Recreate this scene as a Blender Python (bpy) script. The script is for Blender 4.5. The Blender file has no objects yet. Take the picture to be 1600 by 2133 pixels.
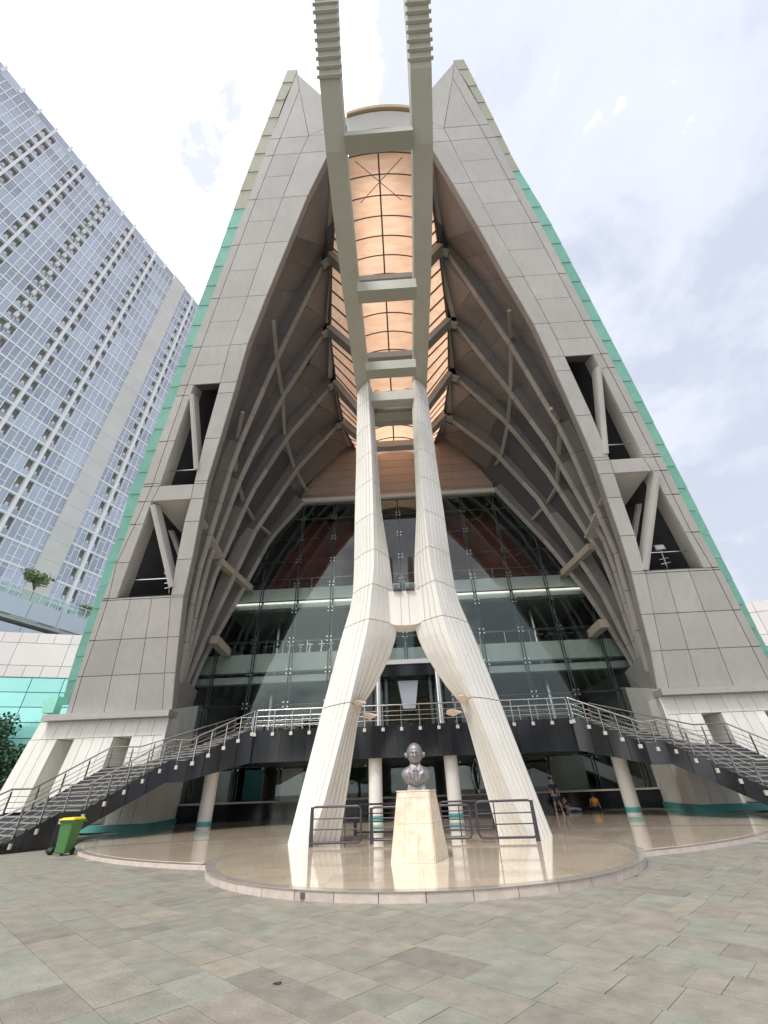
import bpy, bmesh, math, random
from mathutils import Vector, Matrix
random.seed(7)
R = math.radians
SC = bpy.context.scene
COL = SC.collection

# ------------------------------------------------------------------ camera
FPX, PITCH, ROLL, YAW, EYE = 865.53, R(33.729), R(-2.060), R(2.065), 1.55
cam = bpy.data.cameras.new('camera'); camo = bpy.data.objects.new('camera', cam); COL.objects.link(camo)
SC.camera = camo
cam.sensor_fit = 'HORIZONTAL'; cam.sensor_width = 36.0; cam.lens = 36.0 * FPX / 1600.0
cam.clip_start = 0.05; cam.clip_end = 3000
def _axes():
    def rot(v):
        c, s = math.cos(YAW), math.sin(YAW)
        return Vector((c * v[0] - s * v[1], s * v[0] + c * v[1], v[2]))
    def cv(x, y, f):      # camera-plane x, y and forward -> world
        c, s = math.cos(ROLL), math.sin(ROLL)
        x, y = c * x - s * y, s * x + c * y
        return rot((x, f * math.cos(PITCH) - y * math.sin(PITCH), f * math.sin(PITCH) + y * math.cos(PITCH)))
    return cv
CV = _axes()
rx, uy, fw = CV(1, 0, 0), CV(0, 1, 0), CV(0, 0, 1)
M = Matrix(((rx.x, uy.x, -fw.x, 0), (rx.y, uy.y, -fw.y, 0), (rx.z, uy.z, -fw.z, EYE), (0, 0, 0, 1)))
camo.matrix_world = M

# ------------------------------------------------------------------ world, sun, exposure
SUN_EL, SUN_AZ = R(58), R(-28)
w = bpy.data.worlds.new('World'); SC.world = w; w.use_nodes = True
nt = w.node_tree; N = nt.nodes; L = nt.links; N.clear()
out = N.new('ShaderNodeOutputWorld'); bg = N.new('ShaderNodeBackground'); L.new(bg.outputs[0], out.inputs[0])
sky = N.new('ShaderNodeTexSky'); sky.sky_type = 'NISHITA'; sky.sun_disc = False
sky.sun_elevation = SUN_EL; sky.sun_rotation = SUN_AZ + math.pi; sky.air_density = 1.2; sky.dust_density = 2.5
mul = N.new('ShaderNodeVectorMath'); mul.operation = 'SCALE'; mul.inputs['Scale'].default_value = 0.10; L.new(sky.outputs[0], mul.inputs[0])
tc = N.new('ShaderNodeTexCoord'); mp = N.new('ShaderNodeMapping'); L.new(tc.outputs['Generated'], mp.inputs[0])
mp.inputs['Scale'].default_value = (1, 1, 1.3); mp.inputs['Location'].default_value = (0.35, 0.2, 0.1)
n1 = N.new('ShaderNodeTexNoise'); n1.inputs['Scale'].default_value = 2.9; n1.inputs['Detail'].default_value = 7; n1.inputs['Roughness'].default_value = .6
n1.inputs['Distortion'].default_value = .35; L.new(mp.outputs[0], n1.inputs[0])
sx = N.new('ShaderNodeSeparateXYZ'); L.new(tc.outputs['Generated'], sx.inputs[0])
ma = N.new('ShaderNodeMath'); ma.operation = 'MULTIPLY_ADD'; ma.inputs[1].default_value = -0.28; ma.inputs[2].default_value = .01; L.new(sx.outputs[0], ma.inputs[0])
ad = N.new('ShaderNodeMath'); ad.operation = 'ADD'; L.new(ma.outputs[0], ad.inputs[0]); L.new(n1.outputs[0], ad.inputs[1])
cr = N.new('ShaderNodeValToRGB'); L.new(ad.outputs[0], cr.inputs[0])
e = cr.color_ramp.elements; e[0].position = .26; e[0].color = (.38, .402, .472, 1); e[1].position = .605; e[1].color = (1.12, 1.12, 1.12, 1)
m1_ = e.new(.38); m1_.color = (.47, .49, .562, 1); m_ = e.new(.50); m_.color = (.50, .52, .58, 1)
mx = N.new('ShaderNodeMixRGB'); mx.inputs[0].default_value = .88; L.new(mul.outputs[0], mx.inputs[1]); L.new(cr.outputs[0], mx.inputs[2])
L.new(mx.outputs[0], bg.inputs[0]); bg.inputs[1].default_value = 1.0
sl = bpy.data.lights.new('sun', 'SUN'); sl.energy = 1.5; sl.angle = R(18); sl.color = (1, .96, .9)
so = bpy.data.objects.new('sun', sl); COL.objects.link(so)
sd = Vector((math.sin(SUN_AZ) * math.cos(SUN_EL), -math.cos(SUN_AZ) * math.cos(SUN_EL), math.sin(SUN_EL)))
so.rotation_euler = sd.to_track_quat('Z', 'Y').to_euler(); so.location = (0, -20, 60)
SC.view_settings.view_transform = 'Standard'; SC.view_settings.look = 'None'; SC.view_settings.gamma = 1
SC.view_settings.use_curve_mapping = False; SC.view_settings.exposure = 0.95
SC.render.engine = 'CYCLES'
SC.cycles.max_bounces = 8; SC.cycles.transparent_max_bounces = 16; SC.cycles.diffuse_bounces = 4

# ------------------------------------------------------------------ pixel of the photo -> world point on a plane that stands in the scene
def ray(x, y): return CV((x - 800) / FPX, -(y - 1066.5) / FPX, 1.0)
ORG = Vector((0, 0, EYE))
def atY(x, y, Y):
    d = ray(x, y); return ORG + d * (Y / d.y)
def atZ(x, y, Z):
    d = ray(x, y); return ORG + d * ((Z - EYE) / d.z)
class Lean:                       # plane that contains the X axis direction and two (Y, Z) points
    def __init__(s, y0, z0, y1, z1):
        s.p = Vector((0, y0, z0)); d = Vector((0, y1 - y0, z1 - z0)).normalized(); s.d = d
        s.n = Vector((0, -d.z, d.y)); s.y0, s.z0, s.k = y0, z0, (y1 - y0) / (z1 - z0)
    def at(s, x, y):
        d = ray(x, y); t = (s.p - ORG).dot(s.n) / d.dot(s.n); return ORG + d * t
    def pt(s, X, Z): return Vector((X, s.y0 + (Z - s.z0) * s.k, Z))
XC = 0.13
def mir(p): return Vector((2 * XC - p[0], p[1], p[2]))

# ------------------------------------------------------------------ materials
MATS = {}
def mat(name, col, rough=.6, metal=0, var=0.0, vs=3.0, bump=0.0, bs=20.0, rnd=0.0, spec=.5, streak=0.0, col2=None, coat=0):
    m = bpy.data.materials.new(name); m.use_nodes = True; t = m.node_tree; b = t.nodes['Principled BSDF']
    b.inputs['Roughness'].default_value = rough; b.inputs['Metallic'].default_value = metal; b.inputs['Specular IOR Level'].default_value = spec
    if coat: b.inputs['Coat Weight'].default_value = coat; b.inputs['Coat Roughness'].default_value = .08
    tcn = t.nodes.new('ShaderNodeTexCoord'); ge = t.nodes.new('ShaderNodeNewGeometry')
    last = None
    rgb = t.nodes.new('ShaderNodeRGB'); rgb.outputs[0].default_value = (*col, 1); last = rgb.outputs[0]
    def mixin(fac, c2, mode='MIX'):
        nonlocal last
        q = t.nodes.new('ShaderNodeMixRGB'); q.blend_type = mode
        if isinstance(fac, float): q.inputs[0].default_value = fac
        else: t.links.new(fac, q.inputs[0])
        t.links.new(last, q.inputs[1])
        if isinstance(c2, tuple): q.inputs[2].default_value = (*c2, 1)
        else: t.links.new(c2, q.inputs[2])
        last = q.outputs[0]
    def ramp(src, a, bb):
        r = t.nodes.new('ShaderNodeMapRange'); t.links.new(src, r.inputs[0]); r.inputs[1].default_value = a; r.inputs[2].default_value = bb; return r.outputs[0]
    if col2 or var:
        n = t.nodes.new('ShaderNodeTexNoise'); n.inputs['Scale'].default_value = vs; n.inputs['Detail'].default_value = 6; n.inputs['Roughness'].default_value = .6
        t.links.new(ge.outputs['Position'], n.inputs[0])
        mixin(ramp(n.outputs[0], .35, .68), col2 if col2 else tuple(c * (1 - var) for c in col))
    if streak:
        mpn = t.nodes.new('ShaderNodeMapping'); mpn.inputs['Scale'].default_value = (3.2, 3.2, .16); t.links.new(ge.outputs['Position'], mpn.inputs[0])
        n = t.nodes.new('ShaderNodeTexNoise'); n.inputs['Scale'].default_value = 1; n.inputs['Detail'].default_value = 5; t.links.new(mpn.outputs[0], n.inputs[0])
        mixin(ramp(n.outputs[0], .48, .8), tuple(c * (1 - streak) for c in col))
    if rnd:
        oi = t.nodes.new('ShaderNodeObjectInfo'); r = t.nodes.new('ShaderNodeMapRange'); t.links.new(oi.outputs['Random'], r.inputs[0])
        r.inputs[3].default_value = 1 - rnd; r.inputs[4].default_value = 1 + rnd * .6
        hs = t.nodes.new('ShaderNodeHueSaturation'); t.links.new(last, hs.inputs['Color']); t.links.new(r.outputs[0], hs.inputs['Value']); last = hs.outputs[0]
    t.links.new(last, b.inputs['Base Color'])
    if bump:
        n = t.nodes.new('ShaderNodeTexNoise'); n.inputs['Scale'].default_value = bs; n.inputs['Detail'].default_value = 8; t.links.new(ge.outputs['Position'], n.inputs[0])
        bn = t.nodes.new('ShaderNodeBump'); bn.inputs['Strength'].default_value = bump; bn.inputs['Distance'].default_value = .02
        t.links.new(n.outputs[0], bn.inputs['Height']); t.links.new(bn.outputs[0], b.inputs['Normal'])
    MATS[name] = m; return m
def glassmat(name, tint, refl=.12, col=(.85, .95, .92)):
    m = bpy.data.materials.new(name); m.use_nodes = True; t = m.node_tree; t.nodes.clear()
    o = t.nodes.new('ShaderNodeOutputMaterial'); tr = t.nodes.new('ShaderNodeBsdfTransparent'); tr.inputs[0].default_value = (*tint, 1)
    g = t.nodes.new('ShaderNodeBsdfGlossy'); g.inputs['Roughness'].default_value = .015; g.inputs[0].default_value = (*col, 1)
    lw = t.nodes.new('ShaderNodeFresnel'); lw.inputs[0].default_value = 1.5
    ad = t.nodes.new('ShaderNodeMath'); ad.operation = 'ADD'; ad.use_clamp = True; ad.inputs[1].default_value = refl; t.links.new(lw.outputs[0], ad.inputs[0])
    mx = t.nodes.new('ShaderNodeMixShader'); t.links.new(ad.outputs[0], mx.inputs[0]); t.links.new(tr.outputs[0], mx.inputs[1]); t.links.new(g.outputs[0], mx.inputs[2])
    t.links.new(mx.outputs[0], o.inputs[0]); MATS[name] = m; return m
PANEL = mat('cladding_panel', (.62, .60, .57), .42, 0, .13, .35, 0, rnd=.07, streak=.14)
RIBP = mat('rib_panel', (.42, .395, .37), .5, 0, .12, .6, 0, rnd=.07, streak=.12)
CEIL = mat('ceiling_panel', (.19, .18, .178), .45, 0, .1, .5, 0, rnd=.10)  # shade under the canopy is put into this dark base colour
BARD = mat('glazing_bar_brown', (.10, .065, .055), .6)
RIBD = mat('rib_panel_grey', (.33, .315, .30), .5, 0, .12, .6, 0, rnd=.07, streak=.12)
LIP = mat('rib_lip_lit', (.55, .52, .48), .5, 0, .12, .6, 0, rnd=.05)
JOINT = mat('dark_joint', (.11, .105, .10), .8)
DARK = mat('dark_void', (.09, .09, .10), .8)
CONC = mat('white_precast', (.77, .75, .70), .65, 0, .10, .5, .15, 60, rnd=.03, streak=.10)
CONC2 = mat('podium_precast', (.84, .82, .76), .7, 0, .08, 1.0, .2, 50, rnd=.04, streak=.16)
BEAM = mat('beam_paint', (.48, .475, .41), .5, 0, .06, .8, 0, streak=.10)
TEAL = mat('teal_metal', (.26, .60, .48), .38, .0, .12, 2.0, 0, rnd=.10)
EDGE = mat('beige_metal', (.50, .50, .40), .45, 0, .1, 2, 0, rnd=.08)
TEALP = mat('teal_band', (.10, .36, .34), .5)
BLACK = mat('black_granite', (.020, .022, .027), .12, 0, .3, 30, 0, rnd=.5)
TREAD = mat('dark_stone_tread', (.055, .055, .06), .4, 0, .3, 12, 0, rnd=.2)
NOSE = mat('tread_nosing', (.33, .31, .29), .6)
STEEL = mat('stainless_steel', (.62, .61, .58), .25, 1, .1, 9)
STEELF = mat('weathered_steel', (.20, .185, .19), .4, .7, .1, 9)  # darker, duller steel for the far stair railings
STEELD = mat('dark_rail_steel', (.075, .07, .085), .4, .6)
CLIP = mat('rail_clip', (.60, .57, .50), .5, .2)
MARB = mat('polished_marble', (.78, .66, .50), .06, 0, .1, 1.2, 0, rnd=.09, col2=(.70, .58, .44), coat=.5)
MGREY = mat('grey_border_stone', (.40, .36, .32), .15, 0, .15, 4, 0, rnd=.1)
KERB = mat('kerb_stone', (.55, .48, .42), .7, 0, .2, 5, .2, 40, rnd=.12)
GROUT = mat('slab_joint', (.23, .215, .185), .95, 0, .3, 8)
TRAV = mat('travertine', (.72, .64, .52), .45, 0, 0, 5.5, .1, 40, rnd=.03, col2=(.58, .47, .34))
BRONZE = mat('bronze', (.28, .265, .265), .38, .55, .4, 12, .35, 60)
GLASS = glassmat('facade_glass', (.90, .93, .915), .0)
FIN = mat('glass_fin', (.12, .16, .165), .15, .2)
PARA = mat('interior_parapet', (.93, .94, .91), .6, 0, .1, 2)
INWALL = mat('interior_wall', (.24, .25, .25), .8, 0, .3, 1)
INRED = mat('interior_red_wall', (.24, .07, .06), .7, 0, .4, .6)
INCEIL = mat('interior_ceiling', (.40, .42, .40), .7)
INFLOOR = mat('interior_floor', (.22, .20, .18), .25)
WHITEP = mat('white_plaster', (.80, .80, .80), .6)
TWF = mat('tower_frame', (.93, .93, .93), .5, 0, .05, 1)
TWG = mat('tower_glass', (.47, .51, .60), .14, .25, 0, 1, rnd=.25, col2=(.50, .55, .62), spec=.7)
TWC = mat('tower_concrete', (.76, .73, .68), .8, 0, .12, .2, 0, streak=.08)
TWR = mat('tower_recess', (.28, .26, .25), .9)
ACU = mat('ac_unit', (.75, .72, .72), .5)
PINK = mat('pale_stone_panel', (.74, .67, .66), .6, 0, .05, .5, 0, rnd=.05)
GRG = mat('green_curtain_glass', (.28, .66, .62), .12, .2, 0, .3, rnd=.12, col2=(.36, .74, .68), spec=.8)
GRM = mat('green_mullion', (.10, .36, .38), .4)
DECKP = mat('deck_panel', (.66, .67, .73), .6, 0, .04, .5, 0, rnd=.04)
BINM = mat('green_plastic', (.075, .21, .06), .45, 0, .15, 6)
LIDM = mat('yellow_plastic', (.85, .62, .02), .4)
RUB = mat('black_rubber', (.02, .02, .022), .6)
SKIN = mat('skin', (.45, .26, .18), .6); NAVY = mat('navy_cloth', (.02, .03, .09), .9); NAVYS = mat('blue_shorts', (.03, .05, .16), .9)
ORANGE = mat('orange_cloth', (.85, .38, .02), .9); HAIR = mat('black_hair', (.012, .010, .010), .5); PALE = mat('pale_trousers', (.45, .45, .55), .9); SHOE = mat('white_shoe', (.75, .72, .70), .7)
LEAFM = mat('leaf', (.055, .12, .045), .6, 0, 0, .8, 0, col2=(.10, .17, .05)); LEAFL = mat('leaf_light', (.16, .23, .08), .6, 0, 0, .8, 0, col2=(.22, .27, .12)); LEAFD = mat('leaf_dark', (.02, .06, .035), .6, 0, 0, 1.5, 0, col2=(.05, .11, .05))
BARK = mat('bark', (.16, .12, .09), .9)
# translucent orange roof sheet
m = bpy.data.materials.new('orange_skylight_sheet'); m.use_nodes = True; t = m.node_tree; t.nodes.clear()
o_ = t.nodes.new('ShaderNodeOutputMaterial'); tl = t.nodes.new('ShaderNodeBsdfTranslucent'); df = t.nodes.new('ShaderNodeBsdfDiffuse')
mxs = t.nodes.new('ShaderNodeMixShader'); mxs.inputs[0].default_value = .12
ge = t.nodes.new('ShaderNodeNewGeometry'); mpn = t.nodes.new('ShaderNodeMapping'); mpn.inputs['Scale'].default_value = (.35, 2.2, 2.2); t.links.new(ge.outputs['Position'], mpn.inputs[0])
n = t.nodes.new('ShaderNodeTexNoise'); n.inputs['Scale'].default_value = 1.1; n.inputs['Detail'].default_value = 5; t.links.new(mpn.outputs[0], n.inputs[0])
crr = t.nodes.new('ShaderNodeValToRGB'); t.links.new(n.outputs[0], crr.inputs[0])
crr.color_ramp.elements[0].position = .3; crr.color_ramp.elements[0].color = (.85, .50, .33, 1); crr.color_ramp.elements[1].position = .7; crr.color_ramp.elements[1].color = (.98, .66, .44, 1)
t.links.new(crr.outputs[0], tl.inputs[0]); t.links.new(crr.outputs[0], df.inputs[0])
t.links.new(tl.outputs[0], mxs.inputs[1]); t.links.new(df.outputs[0], mxs.inputs[2]); t.links.new(mxs.outputs[0], o_.inputs[0]); ORSH = m

# ------------------------------------------------------------------ mesh helpers
class MB:
    def __init__(s): s.v = []; s.f = []; s.m = []; s.sm = []
    def add(s, vs, fs, mi=0, sm=False):
        o = len(s.v); s.v += [tuple(v) for v in vs]; s.f += [tuple(i + o for i in f) for f in fs]; s.m += [mi] * len(fs); s.sm += [sm] * len(fs); return s
    def hexa(s, a, b, mi=0):      # two loops of n points joined
        n = len(a); fs = [tuple(range(n - 1, -1, -1)), tuple(range(n, 2 * n))] + [(i, (i + 1) % n, n + (i + 1) % n, n + i) for i in range(n)]
        return s.add(list(a) + list(b), fs, mi)
    def box(s, x0, y0, z0, x1, y1, z1, mi=0):
        a = [(x0, y0, z0), (x1, y0, z0), (x1, y1, z0), (x0, y1, z0)]; return s.hexa(a, [(p[0], p[1], z1) for p in a], mi)
    def bar(s, p, q, wx, wy, mi=0, up=(0, 0, 1)):
        p, q = Vector(p), Vector(q); d = (q - p).normalized(); u = Vector(up)
        if abs(d.dot(u)) > .97: u = Vector((0, 1, 0))
        sd_ = d.cross(u).normalized() * wx / 2; uu = sd_.cross(d).normalized() * wy / 2
        o = [sd_ + uu, -sd_ + uu, -sd_ - uu, sd_ - uu]
        return s.hexa([p + k for k in o], [q + k for k in o], mi)
    def tube(s, pts, r, n=8, mi=0, cap=True):
        pts = [Vector(p) for p in pts]; rs = r if isinstance(r, (list, tuple)) else [r] * len(pts); vs = []
        for i, p in enumerate(pts):
            d = (pts[min(i + 1, len(pts) - 1)] - pts[max(i - 1, 0)]).normalized(); u = Vector((0, 0, 1)) if abs(d.z) < .95 else Vector((0, 1, 0))
            a = d.cross(u).normalized(); b = a.cross(d)
            vs += [p + (a * math.cos(2 * math.pi * k / n) + b * math.sin(2 * math.pi * k / n)) * rs[i] for k in range(n)]
        fs = [(i * n + k, i * n + (k + 1) % n, (i + 1) * n + (k + 1) % n, (i + 1) * n + k) for i in range(len(pts) - 1) for k in range(n)]
        s.add(vs, fs, mi, True)
        if cap: s.add(vs[:n], [tuple(range(n - 1, -1, -1))], mi); s.add(vs[-n:], [tuple(range(n))], mi)
        return s
    def build(s, name, mats, parent=None, **kw):
        if not isinstance(mats, (list, tuple)): mats = [mats]
        me = bpy.data.meshes.new(name); me.from_pydata(s.v, [], s.f)
        for q in mats: me.materials.append(q)
        me.polygons.foreach_set('material_index', s.m); me.polygons.foreach_set('use_smooth', s.sm)
        me.update()
        bm = bmesh.new(); bm.from_mesh(me); bmesh.ops.recalc_face_normals(bm, faces=bm.faces); bm.to_mesh(me); bm.free()
        o = bpy.data.objects.new(name, me); COL.objects.link(o)
        if parent is not None: o.parent = parent; o.matrix_parent_inverse = Matrix.Translation(parent.location).inverted() if not kw.get('local') else Matrix()
        return o
def thing(name, label, cat, loc=(0, 0, 0), group=None):
    o = bpy.data.objects.new(name, None); o.location = loc; o.empty_display_size = .3; COL.objects.link(o); o['label'] = label; o['category'] = cat
    if group: o['group'] = group
    return o
def tag(o, label, cat, group=None):
    o['label'] = label; o['category'] = cat
    if group: o['group'] = group
    return o
def structure(o): o['kind'] = 'structure'; return o
def copy_tree(r, loc, label=None, dz=0, rot=0, group=None):
    c = r.copy(); COL.objects.link(c); c.location = loc; c.rotation_euler = (0, 0, rot)
    if label: c['label'] = label
    for ch in r.children:
        k = ch.copy(); COL.objects.link(k); k.parent = c
        for g in ch.children:
            h = g.copy(); COL.objects.link(h); h.parent = k
    return c
def shrink(poly, g):
    c = sum((Vector(p) for p in poly), Vector()) / len(poly); out = []
    n = len(poly)
    for i in range(n):
        p = Vector(poly[i]); a = (Vector(poly[i - 1]) - p); b = (Vector(poly[(i + 1) % n]) - p)
        if a.length < 1e-4 or b.length < 1e-4: out.append(p); continue
        an, bn = a.normalized(), b.normalized(); sn = max(an.cross(bn).length, .25)
        k = min(g / sn, a.length * .45, b.length * .45)
        out.append(p + an * k + bn * k)
    return out
def lerp(a, b, t): return a + (b - a) * t
def interp(tab, z):               # tab sorted by first column
    if z <= tab[0][0]: return tab[0][1]
    for i in range(len(tab) - 1):
        if z <= tab[i + 1][0]:
            t_ = (z - tab[i][0]) / (tab[i + 1][0] - tab[i][0]); return tab[i][1] + (tab[i + 1][1] - tab[i][1]) * t_
    return tab[-1][1]
def resample(pts, n):
    pts = [Vector(p) for p in pts]; ls = [0]
    for i in range(len(pts) - 1): ls.append(ls[-1] + (pts[i + 1] - pts[i]).length)
    out = []
    for k in range(n + 1):
        s_ = ls[-1] * k / n; i = 0
        while i < len(pts) - 2 and ls[i + 1] < s_: i += 1
        out.append(lerp(pts[i], pts[i + 1], (s_ - ls[i]) / max(ls[i + 1] - ls[i], 1e-6)))
    return out

# ================================================================== GROUND
g = MB(); g.add([(-600, -300, -.02), (600, -300, -.02), (600, 900, -.02), (-600, 900, -.02)], [(0, 1, 2, 3)])
structure(g.build('ground', GROUT))
def circ(cx, cy, r, n=96, a0=0, a1=2 * math.pi): return [(cx + r * math.cos(a0 + (a1 - a0) * i / n), cy + r * math.sin(a0 + (a1 - a0) * i / n)) for i in range(n)]
def clip(poly, cc, cr_, n=72):
    c = circ(cc[0], cc[1], cr_, n)
    for i in range(n):
        a, b = c[i], c[(i + 1) % n]; out = []
        def ins(p): return (b[0] - a[0]) * (p[1] - a[1]) - (b[1] - a[1]) * (p[0] - a[0]) >= 0
        for j in range(len(poly)):
            p, q = poly[j - 1], poly[j]; ip, iq = ins(p), ins(q)
            if ip != iq:
                d1 = (b[0] - a[0]) * (p[1] - a[1]) - (b[1] - a[1]) * (p[0] - a[0]); d2 = (b[0] - a[0]) * (q[1] - a[1]) - (b[1] - a[1]) * (q[0] - a[0])
                t_ = d1 / (d1 - d2); out.append((p[0] + (q[0] - p[0]) * t_, p[1] + (q[1] - p[1]) * t_))
            if iq: out.append(q)
        poly = out
        if not poly: return []
    return poly
D1 = (XC, 14.62, 5.44); D2 = (XC, 27.9, 15.5)
# plaza slabs, laid askew
SLM = []
for i, (c1, c2) in enumerate([((0.333, 0.303, 0.248), (0.249, 0.225, 0.184)), ((0.316, 0.294, 0.243), (0.242, 0.228, 0.187)), ((0.351, 0.311, 0.251), (0.262, 0.232, 0.184)), ((0.287, 0.258, 0.216), (0.210, 0.186, 0.157)), ((0.322, 0.311, 0.259), (0.249, 0.243, 0.203)), ((.47, .44, .37), (.37, .34, .28))]):
    c1 = tuple(c * k_ for c, k_ in zip(c1, (.90, .93, .94))); c2 = tuple(c * k_ for c, k_ in zip(c2, (.88, .91, .92))); SLM.append(mat('slate_slab' + 'abcdef'[i], c1, .62, 0, 0, 3.4, .6, 30, rnd=.09, col2=c2, streak=.0))
plaza = structure(thing('plaza_paving', 'x', 'x')); del plaza['label']; del plaza['category']
ang = R(-42); ca, sa = math.cos(ang), math.sin(ang); slabs = []
v = -22.0; rr = random.Random(3)
while v < 26:
    wv = rr.choice([.45, .5, .55, .6]); u = -30.0 + rr.random()
    while u < 30:
        lu = rr.choice([.3, .5, .6, .75, .9, 1.0])
        pieces = [(u, v, u + lu, v + wv)]
        if lu >= .9 and rr.random() < .25: pieces = [(u, v, u + lu, v + wv / 2), (u, v + wv / 2, u + lu, v + wv)]
        for (a, b, c, d) in pieces:
            cx, cy = (a + c) / 2, (b + d) / 2; X = ca * cx - sa * cy; Y = sa * cx + ca * cy + 10
            if Y < 2.5 or Y > 27 or abs(X) > .98 * Y + 4: continue
            if (X - D1[0]) ** 2 + (Y - D1[1]) ** 2 < (D1[2] - .6) ** 2 or (X - D2[0]) ** 2 + (Y - D2[1]) ** 2 < (D2[2] - .6) ** 2: continue
            slabs.append((X * X + Y * Y, X, Y, (c - a), (d - b)))
        u += lu
    v += wv
slabs.sort(); rest = MB()
for i, (_, X, Y, lx, ly) in enumerate(slabs):
    g_ = .003; hz = rr.uniform(-.0012, .0012); q = []
    for (a, b) in ((-1, -1), (1, -1), (1, 1), (-1, 1)):
        a *= lx / 2 - g_; b *= ly / 2 - g_; q.append((X + ca * a - sa * b, Y + sa * a + ca * b))
    tl_ = [rr.uniform(-.0007, .0007) for _ in range(4)]
    wt = rr.choices(range(6), [5, 5, 4, 2.2, 4.5, .08])[0]
    if i < 300: mb = MB(); mi = 0
    else: mb = rest; mi = wt
    mb.hexa([(p[0], p[1], -.03) for p in q], [(p[0], p[1], hz + tl_[k]) for k, p in enumerate(q)], mi)
    if i < 300: mb.build('stone_slab', SLM[wt], plaza)
o = rest.build('stone_slab_field', SLM, plaza); o['kind'] = 'stuff'
# polished terrace: great disc and the small round platform before it
ter = structure(thing('terrace_floor', 'x', 'x')); del ter['label']; del ter['category']
k = MB(); c = circ(D2[0], D2[1], D2[2], 120); k.hexa([(p[0], p[1], -.02) for p in c], [(p[0], p[1], .098) for p in c]); k.build('kerb_disc', KERB, ter)
k = MB(); c = circ(D2[0], D2[1], D2[2], 120); c2 = circ(D2[0], D2[1], D2[2] - .22, 120)
for i in range(120): k.add([(*c[i], .104), (*c[(i + 1) % 120], .104), (*c2[(i + 1) % 120], .104), (*c2[i], .104)], [(0, 1, 2, 3)])
k.build('edge_band', MGREY, ter)
def tiles(cx, cy, r, z, sz, limit, ymin=-99, ymax=99):
    lst = []; n = int(r / sz) + 2
    for i in range(-n, n):
        for j in range(-n, n):
            x, y = cx + i * sz, cy + j * sz
            if y > ymax or y + sz < ymin: continue
            p = clip([(x + .002, y + .002), (x + sz - .002, y + .002), (x + sz - .002, y + sz - .002), (x + .002, y + sz - .002)], (cx, cy), r)
            if len(p) >= 3: lst.append((y, p))
    lst.sort(key=lambda q: q[0]); rest = MB()
    for i, (y, p) in enumerate(lst):
        mb = MB() if i < limit else rest
        mb.hexa([(a[0], a[1], z - .012) for a in p], [(a[0], a[1], z) for a in p])
        if i < limit: mb.build('marble_tile', MARB, ter)
    if rest.v: o = rest.build('marble_tile_field', MARB, ter); o['kind'] = 'stuff'
tiles(D2[0], D2[1], D2[2] - .23, .110, 1.2, 175)
# dark inlay bands of the terrace
k = MB(); c = circ(D1[0], D1[1], D1[2] + .25, 120); c2 = circ(D1[0], D1[1], D1[2] - .15, 120)
for i in range(120):
    if (c[i][0] - D2[0]) ** 2 + (c[i][1] - D2[1]) ** 2 < (D2[2] - .1) ** 2: k.add([(*c[i], .114), (*c[(i + 1) % 120], .114), (*c2[(i + 1) % 120], .114), (*c2[i], .114)], [(0, 1, 2, 3)])
for s in (1, -1):
    a, b = Vector((XC + s * 5.2, 21.2, .1145)), Vector((XC + s * 12.2, 18.9, .1145)); k.add([a, b, b + Vector((0, .5, 0)), a + Vector((0, .5, 0))], [(0, 1, 2, 3)])
k.build('inlay_band', MGREY, ter)
pf = structure(thing('round_platform', 'x', 'x', (D1[0], D1[1], 0))); del pf['label']; del pf['category']
nk = 44
for i in range(nk):
    a0, a1 = 2 * math.pi * i / nk + .0012, 2 * math.pi * (i + 1) / nk - .0012; ym = D1[1] + D1[2] * math.sin((a0 + a1) / 2)
    if ym > 17: continue
    pts = []
    for z in (-.02, .14):
        lo = [(D1[0] + (D1[2] + .05) * math.cos(a0 + (a1 - a0) * q / 4), D1[1] + (D1[2] + .05) * math.sin(a0 + (a1 - a0) * q / 4), z) for q in range(5)]
        hi = [(D1[0] + (D1[2] - .2) * math.cos(a0 + (a1 - a0) * q / 4), D1[1] + (D1[2] - .2) * math.sin(a0 + (a1 - a0) * q / 4), z) for q in range(4, -1, -1)]
        pts.append(lo + hi)
    MB().hexa(pts[0], pts[1]).build('kerb_stone', KERB, pf)
k = MB(); c = circ(D1[0], D1[1], D1[2] + .07, 120); c2 = circ(D1[0], D1[1], D1[2] - .15, 120)
for i in range(120):
    a = [c[i], c[(i + 1) % 120], c2[(i + 1) % 120], c2[i]]; k.hexa([(*p, .141) for p in a], [(*p, .152) for p in a])
k.build('edge_band', MGREY, pf)
k = MB(); c = circ(D1[0], D1[1], D1[2] - .265, 96); k.hexa([(*p, 0) for p in c], [(*p, .137) for p in c]); k.build('platform_core', KERB, pf)
_t = ter; ter = pf; tiles(D1[0], D1[1], D1[2] - .155, .150, .9, 200); ter = _t

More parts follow.
